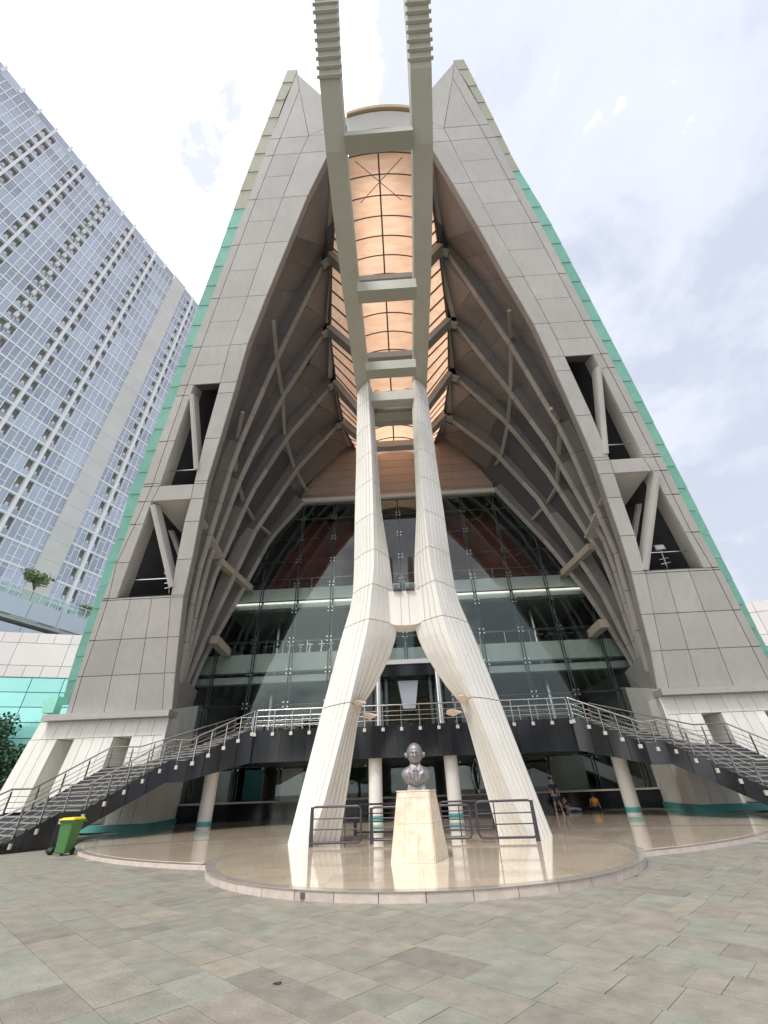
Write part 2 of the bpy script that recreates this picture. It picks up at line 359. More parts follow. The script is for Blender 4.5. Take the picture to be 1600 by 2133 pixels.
# ================================================================== GREAT GABLE (hall building)
hall = thing('concert_hall', 'great A-shaped hall with twin pointed gables, grey cladding, teal edges and orange skylight', 'building', (XC, 30, 0))
FP = Lean(26.8, 5.88, 7.0, 45.7)
SIL = {'L': [(124, 1478), (146, 1393), (171, 1320), (197, 1250), (219, 1172), (242, 1122), (264, 1037), (295, 959), (332, 857), (366, 773), (391, 700), (410, 641), (450, 536), (500, 394), (552, 258), (599, 141)],
       'R': [(1632, 1421), (1600, 1348), (1574, 1300), (1551, 1251), (1487, 1124), (1435, 1019), (1375, 902), (1334, 820), (1272, 700), (1142, 450), (1074, 338), (1018, 222), (965, 118)]}
BND = {'L': [(136, 1479), (160, 1412), (184, 1334), (212, 1250), (239, 1175), (269, 1094), (297, 1012), (329, 922), (366, 824), (408, 700), (440, 620), (515, 420), (552, 319), (594, 199), (618, 152)],
       'R': [(1622, 1421), (1600, 1372), (1562, 1300), (1540, 1259), (1499, 1180), (1461, 1111), (1418, 1028), (1377, 946), (1334, 861), (1285, 771), (1251, 700), (1186, 578), (1132, 474), (1079, 377), (1029, 276), (976, 174), (946, 129)]}
LIN = {'L': [(149, 1478), (172, 1407), (197, 1334), (225, 1250), (242, 1175), (281, 1094), (318, 1009), (350, 915), (380, 830), (416, 732), (453, 631), (493, 524), (532, 420), (571, 320), (600, 248), (624, 186)],
       'R': [(1604, 1421), (1565, 1346), (1523, 1262), (1484, 1182), (1442, 1112), (1401, 1030), (1360, 946), (1317, 861), (1270, 771), (1221, 679), (1169, 581), (1100, 450), (1063, 381), (1008, 278), (952, 176), (943, 162)]}
IN2 = {'L': [(338, 1478), (343, 1402), (356, 1240), (368, 1166), (384, 1087), (400, 1030), (412, 965), (452, 822), (476, 728), (515, 620), (548, 520), (578, 440), (620, 330), (668, 232)],
       'R': [(1393, 1430), (1352, 1230), (1345, 1192), (1325, 1120), (1297, 1040), (1270, 956), (1234, 867), (1194, 780), (1151, 686), (1099, 589), (1037, 485), (1000, 415), (950, 318), (905, 226)]}
INN = {'L': [(358, 1480), (365, 1401), (373, 1326), (382, 1243), (400, 1164), (415, 1085), (432, 1001), (459, 912), (487, 817), (516, 716), (556, 614), (602, 502), (641, 407), (680, 328), (704, 278)],
       'R': [(1371, 1439), (1356, 1357), (1336, 1278), (1316, 1194), (1294, 1122), (1266, 1041), (1237, 956), (1199, 867), (1160, 780), (1119, 687), (1062, 590), (1005, 487), (950, 392), (901, 319), (882, 270)]}
OPN = {'L': [(243, 1246), (316, 1044), (333, 1012), (404, 801)], 'R': [(1466, 1183), (1358, 981), (1340, 953), (1235, 738)]}
def tabl(P, pts): return sorted([(P.at(*p).z, P.at(*p).x) for p in pts])
rowpx = [(641, 407), (602, 502), (556, 614), (516, 716), (487, 817), (459, 912), (432, 1001), (415, 1085), (400, 1164), (382, 1243), (373, 1326), (365, 1401), (358, 1480)]
rowz = sorted(FP.at(*p).z for p in rowpx)
rowz[0] = 5.95
dz_top = rowz[-1] - rowz[-2]
while rowz[-1] + dz_top < 45: rowz.append(rowz[-1] + dz_top)
def sol(P, poly, d0, d1, mb, mi=0):
    mb.hexa([Vector(p) + P.n * d0 for p in poly], [Vector(p) + P.n * d1 for p in poly], mi); return mb
NSIGN = -1 if FP.n.y > 0 else 1
FN = FP.n if FP.n.y < 0 else -FP.n
FP.n = FN                                             # points to the front
ROOF_R = {}
for side in 'LR':
    T = {k: tabl(FP, dct[side]) for k, dct in (('sil', SIL), ('bnd', BND), ('lin', LIN), ('in2', IN2), ('inn', INN), ('opn', OPN))}
    zpk = T['sil'][-1][0]; zo = [q[0] for q in T['opn']]      # heights of the openings: lower bottom, lower top, upper bottom, upper top
    frame = MB()
    sgn = -1 if side == 'L' else 1
    def X(k, z): return interp(T[k], z)
    def quad(a, b, z0, z1): return [FP.pt(X(a, z0), z0), FP.pt(X(b, z0), z0), FP.pt(X(b, z1), z1), FP.pt(X(a, z1), z1)]
    zmax = T['inn'][-1][0]
    def panel(poly, gap=.03, nm='cladding_panel'):
        mb = MB(); q = shrink(poly, gap); sol(FP, q, .0, -.10, mb); mb.build(nm, PANEL, hall)
    def col_mid(f0, f1, z0, z1):    # polygon between two fractions of the middle field
        def P_(f, z): return FP.pt(lerp(X('lin', z), X('in2', z), f), z)
        return [P_(f0, z0), P_(f1, z0), P_(f1, z1), P_(f0, z1)]
    zb = [z for z in rowz if z < zmax]
    levels = sorted(set([round(z, 3) for z in zb + zo] + [round(zmax, 3)]))
    levels = [z for i, z in enumerate(levels) if i == 0 or z - levels[i - 1] > .12 or z in [round(q, 3) for q in zo]]
    for i in range(len(levels) - 1):
        z0, z1 = levels[i], levels[i + 1]
        if z1 - z0 < .05: continue
        inopen = (zo[0] - .06 <= z0 and z1 <= zo[1] + .06) or (zo[2] - .06 <= z0 and z1 <= zo[3] + .06)
        between = zo[1] - .06 <= z0 and z1 <= zo[2] + .06
        panel(quad('bnd', 'lin', z0, z1), .028); panel(quad('in2', 'inn', z0, z1), .018)
        q = quad('bnd', 'lin', z0, z1); frame.hexa([p + FN * -.101 for p in q], [p + FN * -.9 for p in q], 1)
        q = quad('in2', 'inn', z0, z1); frame.hexa([p + FN * -.101 for p in q], [p + FN * -.62 for p in q], 2)  # reveal in darker grey than the face, its shade painted in
        if inopen or between:
            q = quad('lin', 'opn', z0, z1); panel(q, .02); frame.hexa([p + FN * -.101 for p in q], [p + FN * -1.2 for p in q], 0)
            if between:
                q = quad('opn', 'in2', z0, z1); panel(q, .02, 'sill_beam'); frame.hexa([p + FN * -.101 for p in q], [p + FN * -1.6 for p in q], 0)
        else:
            q = quad('lin', 'in2', z0, z1); frame.hexa([p + FN * -.101 for p in q], [p + FN * -1.0 for p in q], 1)
            if z1 < zo[0] + .1:
                for a, b in ((0, .36), (.36, .70), (.70, 1)): panel(col_mid(a, b, z0, z1), .02)
            elif z1 - z0 > 2.0:
                zm = (z0 + z1) / 2; panel(col_mid(0, 1, z0, zm), .012); panel(col_mid(0, 1, zm, z1), .012)
            else: panel(col_mid(0, 1, z0, z1), .02)
    # top piece to the peak, and the inward slope down to the skylight
    pk = FP.at(*SIL[side][-1]); pb = FP.at(*BND[side][-1]); pl = FP.at(*LIN[side][-1]); p2 = FP.pt(X('in2', zmax), zmax); pi = FP.pt(X('inn', zmax), zmax); lz = FP.pt(X('lin', zmax), zmax); bz = FP.pt(X('bnd', zmax), zmax)
    vpx = (724, 258) if side == 'L' else (855, 246); vpx2 = (722, 232) if side == 'L' else (857, 222)
    v1, v2 = FP.at(*vpx), FP.at(*vpx2)
    pk2 = lerp(pb, v2, .03)
    for poly in ([lz, p2, pl], [bz, lz, pl, pb]): panel(poly, .02); frame.hexa([p + FN * -.101 for p in poly], [p + FN * -.9 for p in poly], 1)
    innr = [pl, p2, pi, v1, v2, pb]
    panel([pl, p2, lerp(v1, v2, .5), pb], .02)
    mb = MB(); sol(FP, [p2, pi, v1, lerp(v1, v2, .5)], 0, -.9, mb); mb.build('cladding_panel', PANEL, hall)
    frame.build('gable_frame', [PANEL, JOINT, RIBD], hall)
    # teal / beige edge plates
    zs = [T['sil'][0][0] + .2]
    while zs[-1] < zpk - .8: zs.append(zs[-1] + 1.28)
    zs[-1] = zpk - .1
    for i in range(len(zs) - 1):
        z0, z1 = zs[i], zs[i + 1]
        q = [FP.pt(X('sil', z0), z0), FP.pt(X('bnd', z0) - sgn * .03, z0), FP.pt(X('bnd', z1) - sgn * .03, z1), FP.pt(X('sil', z1), z1)]
        mb = MB(); q = shrink(q, .012); mb.hexa([p + FN * (-.04 - (.03 if k > 1 else 0)) for k, p in enumerate(q)], [p + FN * -.6 for p in q])
        top = z1 > (FP.at(515, 400).z if side == 'L' else FP.at(1075, 345).z)
        mb.build('edge_plate', EDGE if top else TEAL, hall)
    # ledge under the gable
    mb = MB(); z0 = T['bnd'][0][0]; xa, xb = X('sil', z0) + sgn * .7, X('inn', z0) - sgn * .05
    mb.box(min(xa, xb), 26.35, 5.56, max(xa, xb), 27.4, 5.90); mb.build('ledge', RIBP, hall)
    # braces inside the openings
    def brace(p, q, wd, dep=.7, off=-.25):
        a, b = FP.at(*p) + FN * off, FP.at(*q) + FN * off; mb = MB(); mb.bar(a, b, wd, dep, 0, FN); mb.bar(a + FN * .36, b + FN * .36, wd * .35, .04, 0, FN); mb.build('brace', PANEL, hall)
    if side == 'L': brace((400, 822), (410, 978), .30); brace((319, 1052), (358, 1222), .32); brace((319, 1100), (352, 1190), .2, .3, -2.2)
    else: brace((1246, 765), (1262, 945), .30); brace((1368, 990), (1344, 1187), .34); brace((1372, 1040), (1352, 1170), .2, .3, -2.2)
    rl = MB(); zz = zo[0] + .95; rl.bar(FP.pt(X('opn', zz), zz) + FN * -.5, FP.pt(X('in2', zz), zz) + FN * -.5, .05, .05)
    zz = zo[2] + .95; rl.bar(FP.pt(X('opn', zz), zz) + FN * -.5, FP.pt(X('in2', zz), zz) + FN * -.5, .05, .05); rl.build('guard_bar', STEEL, hall)
    # roof shell: outer slope (teal outside, dark lining) and slope down to the skylight
    base = FP.pt(X('sil', 6.1), 6.1) + FN * -.65; pkb = pk + FN * -.65
    bb = Vector((base.x, 52, 5.9)); rb = Vector((XC + sgn * 6.0, 44, 31))
    sh = MB(); sh.hexa([base, bb, rb, pkb], [p + Vector((-sgn * .25, 0, -.15)) for p in (base, bb, rb, pkb)], 0); sh.build('roof', TEAL, hall)
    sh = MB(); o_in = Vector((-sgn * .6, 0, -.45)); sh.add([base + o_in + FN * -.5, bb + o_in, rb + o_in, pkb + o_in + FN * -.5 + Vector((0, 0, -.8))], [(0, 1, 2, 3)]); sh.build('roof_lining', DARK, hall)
    sq = [FP.pt(X('opn', zo[1]), zo[1]) + FN * -.3, FP.pt(X('in2', zo[1]), zo[1]) + FN * -.3]; bk_ = [sq[1] + Vector((0, 6.0, -1.2)), sq[0] + Vector((-sgn * 1.0, 6.0, -1.2))]
    for a_, b_ in ((0, .48), (.5, 1)):
        q = [lerp(sq[0], bk_[1], a_), lerp(sq[1], bk_[0], a_), lerp(sq[1], bk_[0], b_), lerp(sq[0], bk_[1], b_)]; mb = MB(); mb.hexa(q, [p + Vector((0, 0, .1)) for p in q]); mb.build('soffit_panel', PANEL, hall)
    ROOF_R[side] = (pkb, rb, v2 + FN * -.65)
for poly in ([(628, 152), (648, 164), (672, 196), (672, 222), (640, 172)], [(938, 133), (922, 142), (894, 166), (894, 196), (925, 160)]):
    q = [FP.at(*p) + FN * -1.6 for p in poly]; mb = MB(); mb.hexa(q, [p + FN * -.5 for p in q]); mb.build('ridge_plate', TEAL, hall)
# curved fascia between the two peaks
def arch_box(P, pxa, pxb, rise, h, dep, off, m, nm):
    a, b = P.at(*pxa), P.at(*pxb); mb = MB(); n = 10; A = []; B = []
    for i in range(n + 1):
        t_ = i / n; p = lerp(a, b, t_) + P.d * (rise * 4 * t_ * (1 - t_)); A.append(p); B.append(p - P.d * h)
    lo = A + B[::-1]; mb.hexa([p + P.n * off for p in lo], [p + P.n * (off - dep) for p in lo]); mb.build(nm, m, hall)
arch_box(FP, (722, 241), (857, 228), .35, .2, 1.2, .25, mat('ochre_edge', (.62, .48, .30), .5), 'arch_rim')
arch_box(FP, (722, 250), (857, 238), .35, 1.35, 1.0, .1, PANEL, 'arch_fascia')
arch_box(FP, (722, 275), (857, 262), .05, .9, 1.0, -.6, PANEL, 'arch_fascia')

# ---- skylight and ribs
SK = [dict(c=(691, 541), cr=(915, 525), Y=17.0, ctr=578), dict(c=(688, 691), cr=(933, 676), Y=21.5, ctr=738), dict(c=(700, 802), cr=(935, 785), Y=25.5, ctr=868), dict(c=(716, 885), cr=(924, 870), Y=29.3, ctr=922)]
RL = [  # lower edge of every rib: left, right
 [[(672, 556), (635, 625), (606, 680), (577, 746), (544, 817), (512, 885), (489, 950), (467, 1016), (444, 1081), (429, 1147), (409, 1210), (396, 1260), (383, 1340), (374, 1420)],
  [(934, 530), (980, 595), (1020, 650), (1065, 720), (1097, 775), (1142, 842), (1175, 905), (1205, 967), (1237, 1035), (1265, 1100), (1287, 1162), (1312, 1225), (1332, 1296), (1351, 1400)]],
 [[(672, 701), (640, 752), (619, 787), (592, 822), (567, 865), (540, 921), (510, 975), (492, 1017), (472, 1072), (449, 1127), (431, 1181), (410, 1242), (389, 1312), (376, 1425)],
  [(952, 680), (977, 712), (1015, 765), (1055, 807), (1080, 845), (1112, 882), (1145, 930), (1175, 980), (1205, 1030), (1237, 1085), (1264, 1135), (1287, 1192), (1312, 1245), (1349, 1400)]],
 [[(686, 810), (662, 840), (630, 875), (600, 910), (580, 942), (552, 980), (524, 1027), (505, 1065), (483, 1114), (461, 1160), (444, 1208), (426, 1262), (403, 1312), (378, 1430)],
  [(955, 792), (980, 817), (1020, 855), (1055, 880), (1087, 920), (1112, 947), (1145, 990), (1170, 1027), (1197, 1072), (1235, 1125), (1262, 1172), (1285, 1222), (1302, 1263), (1343, 1400)]],
 [[(701, 890), (682, 912), (655, 937), (620, 976), (580, 1032), (553, 1068), (533, 1105), (505, 1160), (482, 1197), (460, 1250), (443, 1295), (424, 1321), (405, 1365), (384, 1435)],
  [(942, 876), (967, 897), (1000, 922), (1030, 942), (1050, 965), (1080, 995), (1117, 1035), (1145, 1067), (1202, 1146), (1227, 1185), (1251, 1230), (1280, 1274), (1308, 1328), (1337, 1400)]],
 [[(634, 1046), (620, 1064), (608, 1083), (564, 1122), (540, 1163), (512, 1208), (490, 1258), (465, 1305), (448, 1327), (424, 1373), (400, 1428), (390, 1456)],
  [(1029, 1017), (1060, 1047), (1085, 1075), (1142, 1135), (1175, 1172), (1206, 1212), (1230, 1245), (1260, 1285), (1288, 1335), (1319, 1386), (1332, 1411)]]]
feet = [(27.6, 6.1), (28.6, 6.4), (29.6, 6.7), (30.6, 7.0), (32.2, 7.3)]
planes = []
for k in range(4):
    d = ray(*SK[k]['c']); Zc = EYE + d.z / d.y * SK[k]['Y']; planes.append(Lean(feet[k][0], feet[k][1], SK[k]['Y'], Zc))
planes.append(Lean(32.2, 7.3, 32.6, 25.4))
for P in planes:
    if P.n.y > 0: P.n = -P.n
BANDW = [1.0, 1.0, 1.1, 1.2, 1.6]
ribs = {}
for k in range(5):
    P = planes[k]
    for si, side in enumerate('LR'):
        sgn = -1 if side == 'L' else 1
        r0 = RL[k][si]; n0 = len(r0); kk = sorted({0, 3, 6, n0 - 4, n0 - 1}) if k < 4 else sorted({0, 3, 6, 9, n0 - 1}); kk = [i for i in kk if i < n0]; e_ = [P.at(*r0[i]) for i in kk]
        if side == 'R' and k < 5: pass
        full = resample(e_, 14); outp = []
        for i, p in enumerate(full):
            d = (full[min(i + 1, 14)] - full[max(i - 1, 0)]).normalized(); nrm = d.cross(P.n).normalized()
            if nrm.x * sgn < 0: nrm = -nrm
            ww = BANDW[k] * (1 if i < 9 else 1 - (i - 9) * .14)
            outp.append(p + nrm * ww)
        d0 = (full[1] - full[0]).normalized(); outp[0] = outp[0] - d0 * (2.0 if k < 4 else .3); outp[1] = outp[1] - d0 * .6
        ribs[(k, side)] = (full, outp)
        rt = MB()
        for i in range(14):
            q = [full[i], full[i + 1], outp[i + 1], outp[i]]; c_ = sum(q, Vector()) / 4; q = [c_ + (p - c_) * .99 for p in q]; mb = MB(); sol(P, q, 0, -.30, mb); mb.build('rib_panel', CEIL if i < 7 else RIBD, hall)  # painted light: shade-dark upper panels, lighter lower ones that face outside
            d = (full[i + 1] - full[i]); a, b = full[i] + d * .01, full[i + 1] - d * .01
            n0_ = (outp[i + 1] - full[i + 1]).normalized()
            mb = MB(); q = [a, b, b + n0_ * .14, a + n0_ * .14]; sol(P, q, .10, -.35, mb)
            mb.build('rib_lip', LIP if i > 4 else RIBP, hall)  # lower lips take a lighter copy as painted highlights
        # core behind the joints
# ceilings between ribs
A_PX = {0: ((636, 630), (982, 600)), 1: ((645, 752), (984, 722)), 2: ((664, 840), (980, 818)), 3: ((686, 908), (962, 893))}
B_PX = {0: ((682, 673), (945, 660)), 1: ((687, 786), (942, 765)), 2: ((712, 873), (935, 858)), 3: ((728, 925), (916, 905))}
for side in 'LR':
    si = 0 if side == 'L' else 1; sgn = -1 if side == 'L' else 1
    # bay from gable frame to rib 0
    inn = [FP.at(*q) + FN * -.55 for q in INN[side][::-1]]
    inn = [q + Vector((sgn * .7, 0, .3)) for q in inn]
    s2 = FP.at(*((610, 470) if side == 'L' else (998, 455))) + FN * -1.0; Bp = planes[0].at(*((683, 512) if side == 'L' else (922, 497)))
    o0 = [q + planes[0].n * -.2 for q in ribs[(0, side)][1]]
    chains = [(resample([s2] + [p for p in inn if p.z < s2.z - .6], 14), resample([Bp] + [q + planes[0].n * -.2 for q in ribs[(0, side)][1][1:]], 14))]
    Ct = FP.at(*((688, 285) if side == 'L' else (898, 278))) + FN * -1.0
    mb = MB(); q = [FP.at(*((634, 362) if side == 'L' else (964, 350))) + FN * -.9, s2, Bp, Ct]; mb.hexa(q, [p + Vector((sgn * .15, 0, .05)) for p in q]); mb.build('gusset_panel', CEIL, hall)
    mb = MB(); mb.bar(Ct, Bp, .45, .5, 0, (1, 0, 0)); mb.build('side_post', RIBP, hall)
    for k in range(4):
        P = planes[k]; fr = [q + P.n * -.74 for q in ribs[(k, side)][1]]; bk = [q + planes[k + 1].n * -.2 for q in ribs[(k + 1, side)][1]]
        lo = [lerp(a, b, .45) + P.n * -.74 for a, b in zip(ribs[(k, side)][0], ribs[(k, side)][1])]
        s2 = P.at(*A_PX[k][si]) + P.n * -.4; bpx = B_PX[k][si]; Bp = planes[min(k + 1, 4)].at(*bpx) if k < 3 else atY(*bpx, 32.8)
        up_ = [lerp(a, b, .75 if q_ > 2 else .2 + .15 * q_) + P.n * -.80 for q_, (a, b) in enumerate(zip(*ribs[(k, side)]))]; ek = [q + planes[k + 1].n * -.2 for q in ribs[(k + 1, side)][1][1:]]
        lo = resample([s2] + [p for p in up_ if p.z < s2.z - .8], 14); bk = resample([Bp] + ek if k < 3 else [Bp] + ek, 14)
        chains.append((lo, bk))
    for ci, (fr, bk) in enumerate(chains):
        for i in range(14):
            a0, a1, b1, b0 = fr[i], fr[i + 1], bk[i + 1], bk[i]
            f_ = .5
            for f0, f1 in ((0, f_), (f_, 1)):
                if ci in (3, 4) and i in (8, 9, 10): continue       # dark slots between the rear ribs
                q = [lerp(a0, b0, f0), lerp(a1, b1, f0), lerp(a1, b1, f1), lerp(a0, b0, f1)]
                q = [Vector(p) for p in q]; c_ = sum(q, Vector()) / 4; q = [c_ + (p - c_) * .992 for p in q]
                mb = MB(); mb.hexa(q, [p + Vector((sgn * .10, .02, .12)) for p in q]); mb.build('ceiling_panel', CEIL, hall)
CW = 2.45
cor = {}
SKF = {}
for si, side in enumerate('LR'):
    sgn = -1 if side == 'L' else 1
    # corner points, front one on the gable plane
    cpx = (704, 285) if side == 'L' else (888, 275)
    pts = [FP.at(*cpx) + FN * -1.2] + [planes[k].at(*(SK[k]['c'] if side == 'L' else SK[k]['cr'])) for k in range(4)]
    last = atY(740 if side == 'L' else 905, 938 if side == 'L' else 925, 33.2); pts.append(last)
    cor[side] = pts
for side in 'LR':
    pkb, rb, vv = ROOF_R[side]; cs = [vv] + cor[side][1:]; n_ = len(cs)
    for i in range(n_ - 1):
        a0, a1 = lerp(pkb, rb, i / (n_ - 1)), lerp(pkb, rb, (i + 1) / (n_ - 1)); up = Vector((0, 0, .5)); mb = MB(); q = [a0, a1, cs[i + 1] + up, cs[i] + up]
        mb.hexa(q, [p + Vector((0, 0, -.3)) for p in q]); mb.build('inner_roof', TEAL, hall)
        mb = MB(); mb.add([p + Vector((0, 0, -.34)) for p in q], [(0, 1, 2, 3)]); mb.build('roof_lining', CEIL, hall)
ctr = [(Vector((XC, FP.at(790, 300).y + .6, FP.at(790, 300).z - .2)))]
for k in range(4):
    q = atY(820, SK[k]['ctr'], SK[k]['Y']); ctr.append(Vector((XC, SK[k]['Y'], q.z)))
q = atY(830, 938, 33.2); ctr.append(Vector((XC, 33.2, q.z)))
for side in 'LR':
    sgn = -1 if side == 'L' else 1
    for b in range(5):
        C0, C1 = cor[side][b], cor[side][b + 1]; I0 = Vector((XC + sgn * CW, ctr[b].y, ctr[b].z)); I1 = Vector((XC + sgn * CW, ctr[b + 1].y, ctr[b + 1].z))
        C0 = C0 + Vector((0, 0, -.25)); C1 = C1 + Vector((0, 0, .25))
        ns = [9, 5, 5, 5, 4][b]
        for i in range(ns):
            t0, t1 = i / ns + .012, (i + 1) / ns - .012; mb = MB(); q = [lerp(C0, C1, t0), lerp(I0, I1, t0), lerp(I0, I1, t1), lerp(C0, C1, t1)]
            mb.add(q, [(0, 1, 2, 3)]); mb.build('skylight_pane', ORSH, hall)
        br = MB()
        for i in range(1, ns): br.bar(lerp(C0, C1, i / ns), lerp(I0, I1, i / ns), .10, .10)
        br.bar(C0, C1, .16, .3); br.bar(I0, I1, .14, .25); br.build('glazing_bar', BARD, hall)
    # transverse members at the ribs, side posts and gussets
    for k in range(4):
        C = cor[side][k + 1]; I = Vector((XC + sgn * CW, ctr[k + 1].y, ctr[k + 1].z)); mb = MB()
        mb.bar(C + Vector((0, -.3, -.2)), I + Vector((0, -.3, -.3)), .5, .9, 0, (0, 1, 0)); mb.build('rib_tie', RIBP, hall)
        sh_ = ribs[(k, side)][0][0]; S2 = planes[k].at(*A_PX[k][0 if side == 'L' else 1]) + planes[k].n * -.3
        bpx = B_PX[k][0 if side == 'L' else 1]; Bp = planes[min(k + 1, 4)].at(*bpx) if k < 3 else atY(*bpx, 32.8)
        Cb = C + planes[k].n * -.4
        mb = MB(); th_ = Vector((sgn * .15, 0, .05)); q = [sh_ + planes[k].n * -.3, S2, Bp, Cb]; mb.hexa(q, [p + th_ for p in q]); mb.build('gusset_panel', CEIL, hall)
        mb = MB(); mb.bar(Cb, Bp, .45, .5, 0, (1, 0, 0)); mb.build('side_post', RIBP, hall)
        mb = MB(); mb.bar(sh_ + planes[k].n * .1, C + planes[k].n * .1, .35, .5, 0, planes[k].n); mb.build('rib_corner', RIBP, hall)
for b in range(5):       # central barrel vault
    c0, c1 = ctr[b], ctr[b + 1]; ns = [6, 4, 3, 2, 2][b]; na = 8
    def arc(c_, r=.75): return [c_ + Vector((CW * (2 * j / na - 1), 0, r * (1 - (2 * j / na - 1) ** 2))) for j in range(na + 1)]
    br = MB()
    for i in range(ns):
        A, B = arc(lerp(c0, c1, i / ns)), arc(lerp(c0, c1, (i + 1) / ns))
        for h in (0, 1):
            mb = MB(); r_ = range(h * na // 2, (h + 1) * na // 2 + 1); va = [A[j] for j in r_]; vb_ = [B[j] for j in r_]; n_ = len(va)
            mb.add(va + vb_, [(j, j + 1, n_ + j + 1, n_ + j) for j in range(n_ - 1)], 0, True); mb.build('skylight_pane', ORSH, hall)
        for j in range(na): br.bar(A[j] + Vector((0, 0, -.05)), A[j + 1] + Vector((0, 0, -.05)), .06, .08)
        br.bar(A[na // 2] + Vector((0, 0, -.07)), B[na // 2] + Vector((0, 0, -.07)), .12, .10)
    br.build('glazing_bar', BARD, hall)
    if b > 0:
        mb = MB(); c_ = c0; mb.box(XC - CW, c_.y - .35, c_.z - .75, XC + CW, c_.y + .35, c_.z - .05); mb.build('rib_tie', RIBP, hall)
# thin cables under the front vault
mb = MB(); a = ctr[0]; b = ctr[1]
for t0, t1 in ((.02, .34),):
    for s in (1, -1): mb.tube([lerp(a, b, t0) + Vector((s * 1.7, 0, -.1)), lerp(a, b, t1) + Vector((-s * 1.5 if t0 < .1 else -s * 1.1, 0, -.25))], .025, 5)
mb.build('brace_cable', BARD, hall)
# struts between the ribs
def strut(a, b, w_, m=RIBP): mb = MB(); mb.bar(a, b, w_, w_ * .8); mb.build('strut', m, hall)
ch = {'L': [(555, 640), (575, 748), (587, 822), (592, 908), (613, 974), (640, 1022)], 'R': [(1074, 616), (1067, 704), (1065, 818), (1059, 882), (1044, 950), (1026, 975)]}
ch2 = {'L': [(487, 840), (490, 915), (488, 985), (506, 1046), (529, 1083), (564, 1112)], 'R': [(1166, 832), (1171, 872), (1166, 950), (1163, 1010), (1140, 1048), (1108, 1082)]}
for side in 'LR':
    for cc in (ch, ch2):
        ps = [FP.at(*cc[side][0]) + FN * -1.6] + [planes[k].at(*cc[side][k + 1]) + planes[k].n * -.3 for k in range(5)]
        for i in range(5): strut(ps[i], ps[i + 1], .24)
for (a, b, ka, kb, w_) in [((455, 1168), (523, 1228), 2, 4, .5), ((446, 1332), (474, 1362), 3, 4, .6)]:
    A, B = planes[ka].at(*a), atY(*b, 33.3); mb = MB(); mb.bar(A, B, w_, w_); mb.build('tie_beam', mat('beige_tie', (.50, .43, .35), .6) if 'beige_tie' not in MATS else MATS['beige_tie'], hall)
for (a, b, ka, w_) in [((1232, 1138), (1172, 1196), 2, .5), ((1258, 1298), (1232, 1322), 3, .6)]:
    A, B = planes[ka].at(*a), atY(*b, 33.3); mb = MB(); mb.bar(A, B, w_, w_); mb.build('tie_beam', MATS['beige_tie'], hall)
# back fascia above the glass: long panels
zt, zb_ = 31.2, 25.5; nrow = 6
for r_ in range(nrow + 2):
    z0 = zb_ + r_ * .98; z1 = z0 + .95; hw = 9.6 if r_ < 5 else 8.2
    for i in range(5):
        x0 = XC - hw + i * hw * 2 / 5; mb = MB(); mb.box(x0 + .01, 33.5, z0, x0 + hw * 2 / 5 - .01, 33.7, z1); mb.build('fascia_panel', mat('warm_fascia', (.40, .31, .26), .35, 0, .1, .5, rnd=.08) if 'warm_fascia' not in MATS else MATS['warm_fascia'], hall)
mb = MB(); mb.box(XC - 17, 33.75, 25.4, XC + 17, 34.0, 34); mb.build('fascia_back', DARK, hall)
mb = MB(); mb.box(XC - 9.5, 32.7, 25.1, XC + 9.5, 33.45, 25.5); mb.build('fascia_soffit', PANEL, hall)

# ---- glass wall
GY = 33.0; bay = 3.04; hts = [1.15, 3.1, 4.62, 7.0, 9.35, 11.75, 14.2, 16.5, 18.8, 21.1, 23.3, 25.1]
for i in range(-6, 6):
    x0, x1 = XC + i * bay, XC + (i + 1) * bay
    for j in range(len(hts) - 1):
        z0, z1 = hts[j], hts[j + 1]
        lim = 16.8 - max(0, (z0 - 7.3)) * .42
        if min(abs(x0 - XC), abs(x1 - XC)) > lim: continue
        mb = MB(); mb.box(x0 + .012, GY, z0 + .012, x1 - .012, GY + .02, z1 - .012); mb.build('glass_pane', GLASS, hall)
for i in range(-5, 6):
    x = XC + i * bay; top = min(25.1, 7.3 + max(0, (16.8 - abs(x - XC))) / .42)
    mb = MB()
    for s in (-1, 1): mb.tube([(x + s * .10, GY + .35, 1.1), (x + s * .10, GY + .35, top)], .045, 6)
    mb.build('glass_wall_mullion', FIN, hall)
    for z in hts[1:]:
        if z > top: continue
        sp = MB()
        for a in (-1, 1):
            for b in (-1, 1): sp.bar((x, GY + .3, z), (x + a * .16, GY - .02, z + b * .16), .035, .035)
            sp.box(x + a * .16 - .05, GY - .05, z - .21, x + a * .16 + .05, GY - .01, z - .11); sp.box(x + a * .16 - .05, GY - .05, z + .11, x + a * .16 + .05, GY - .01, z + .21)
        sp.build('spider_fitting', STEEL, hall)
tr = MB()
for z in hts[1:-1]: tr.box(XC - 17, GY + .021, z - .03, XC + 17, GY + .05, z + .03)
tr.build('pane_seal', FIN, hall)
pl_ = MB(); pl_.box(XC - 16.3, GY - .25, .1, XC + 16.3, GY + .6, 1.05); pl_.build('granite_plinth', BLACK, hall)
pl_ = MB(); pl_.box(XC - 16.3, GY - .3, 1.055, XC + 16.3, GY + .1, 1.15); pl_.build('plinth_sill', KERB, hall)
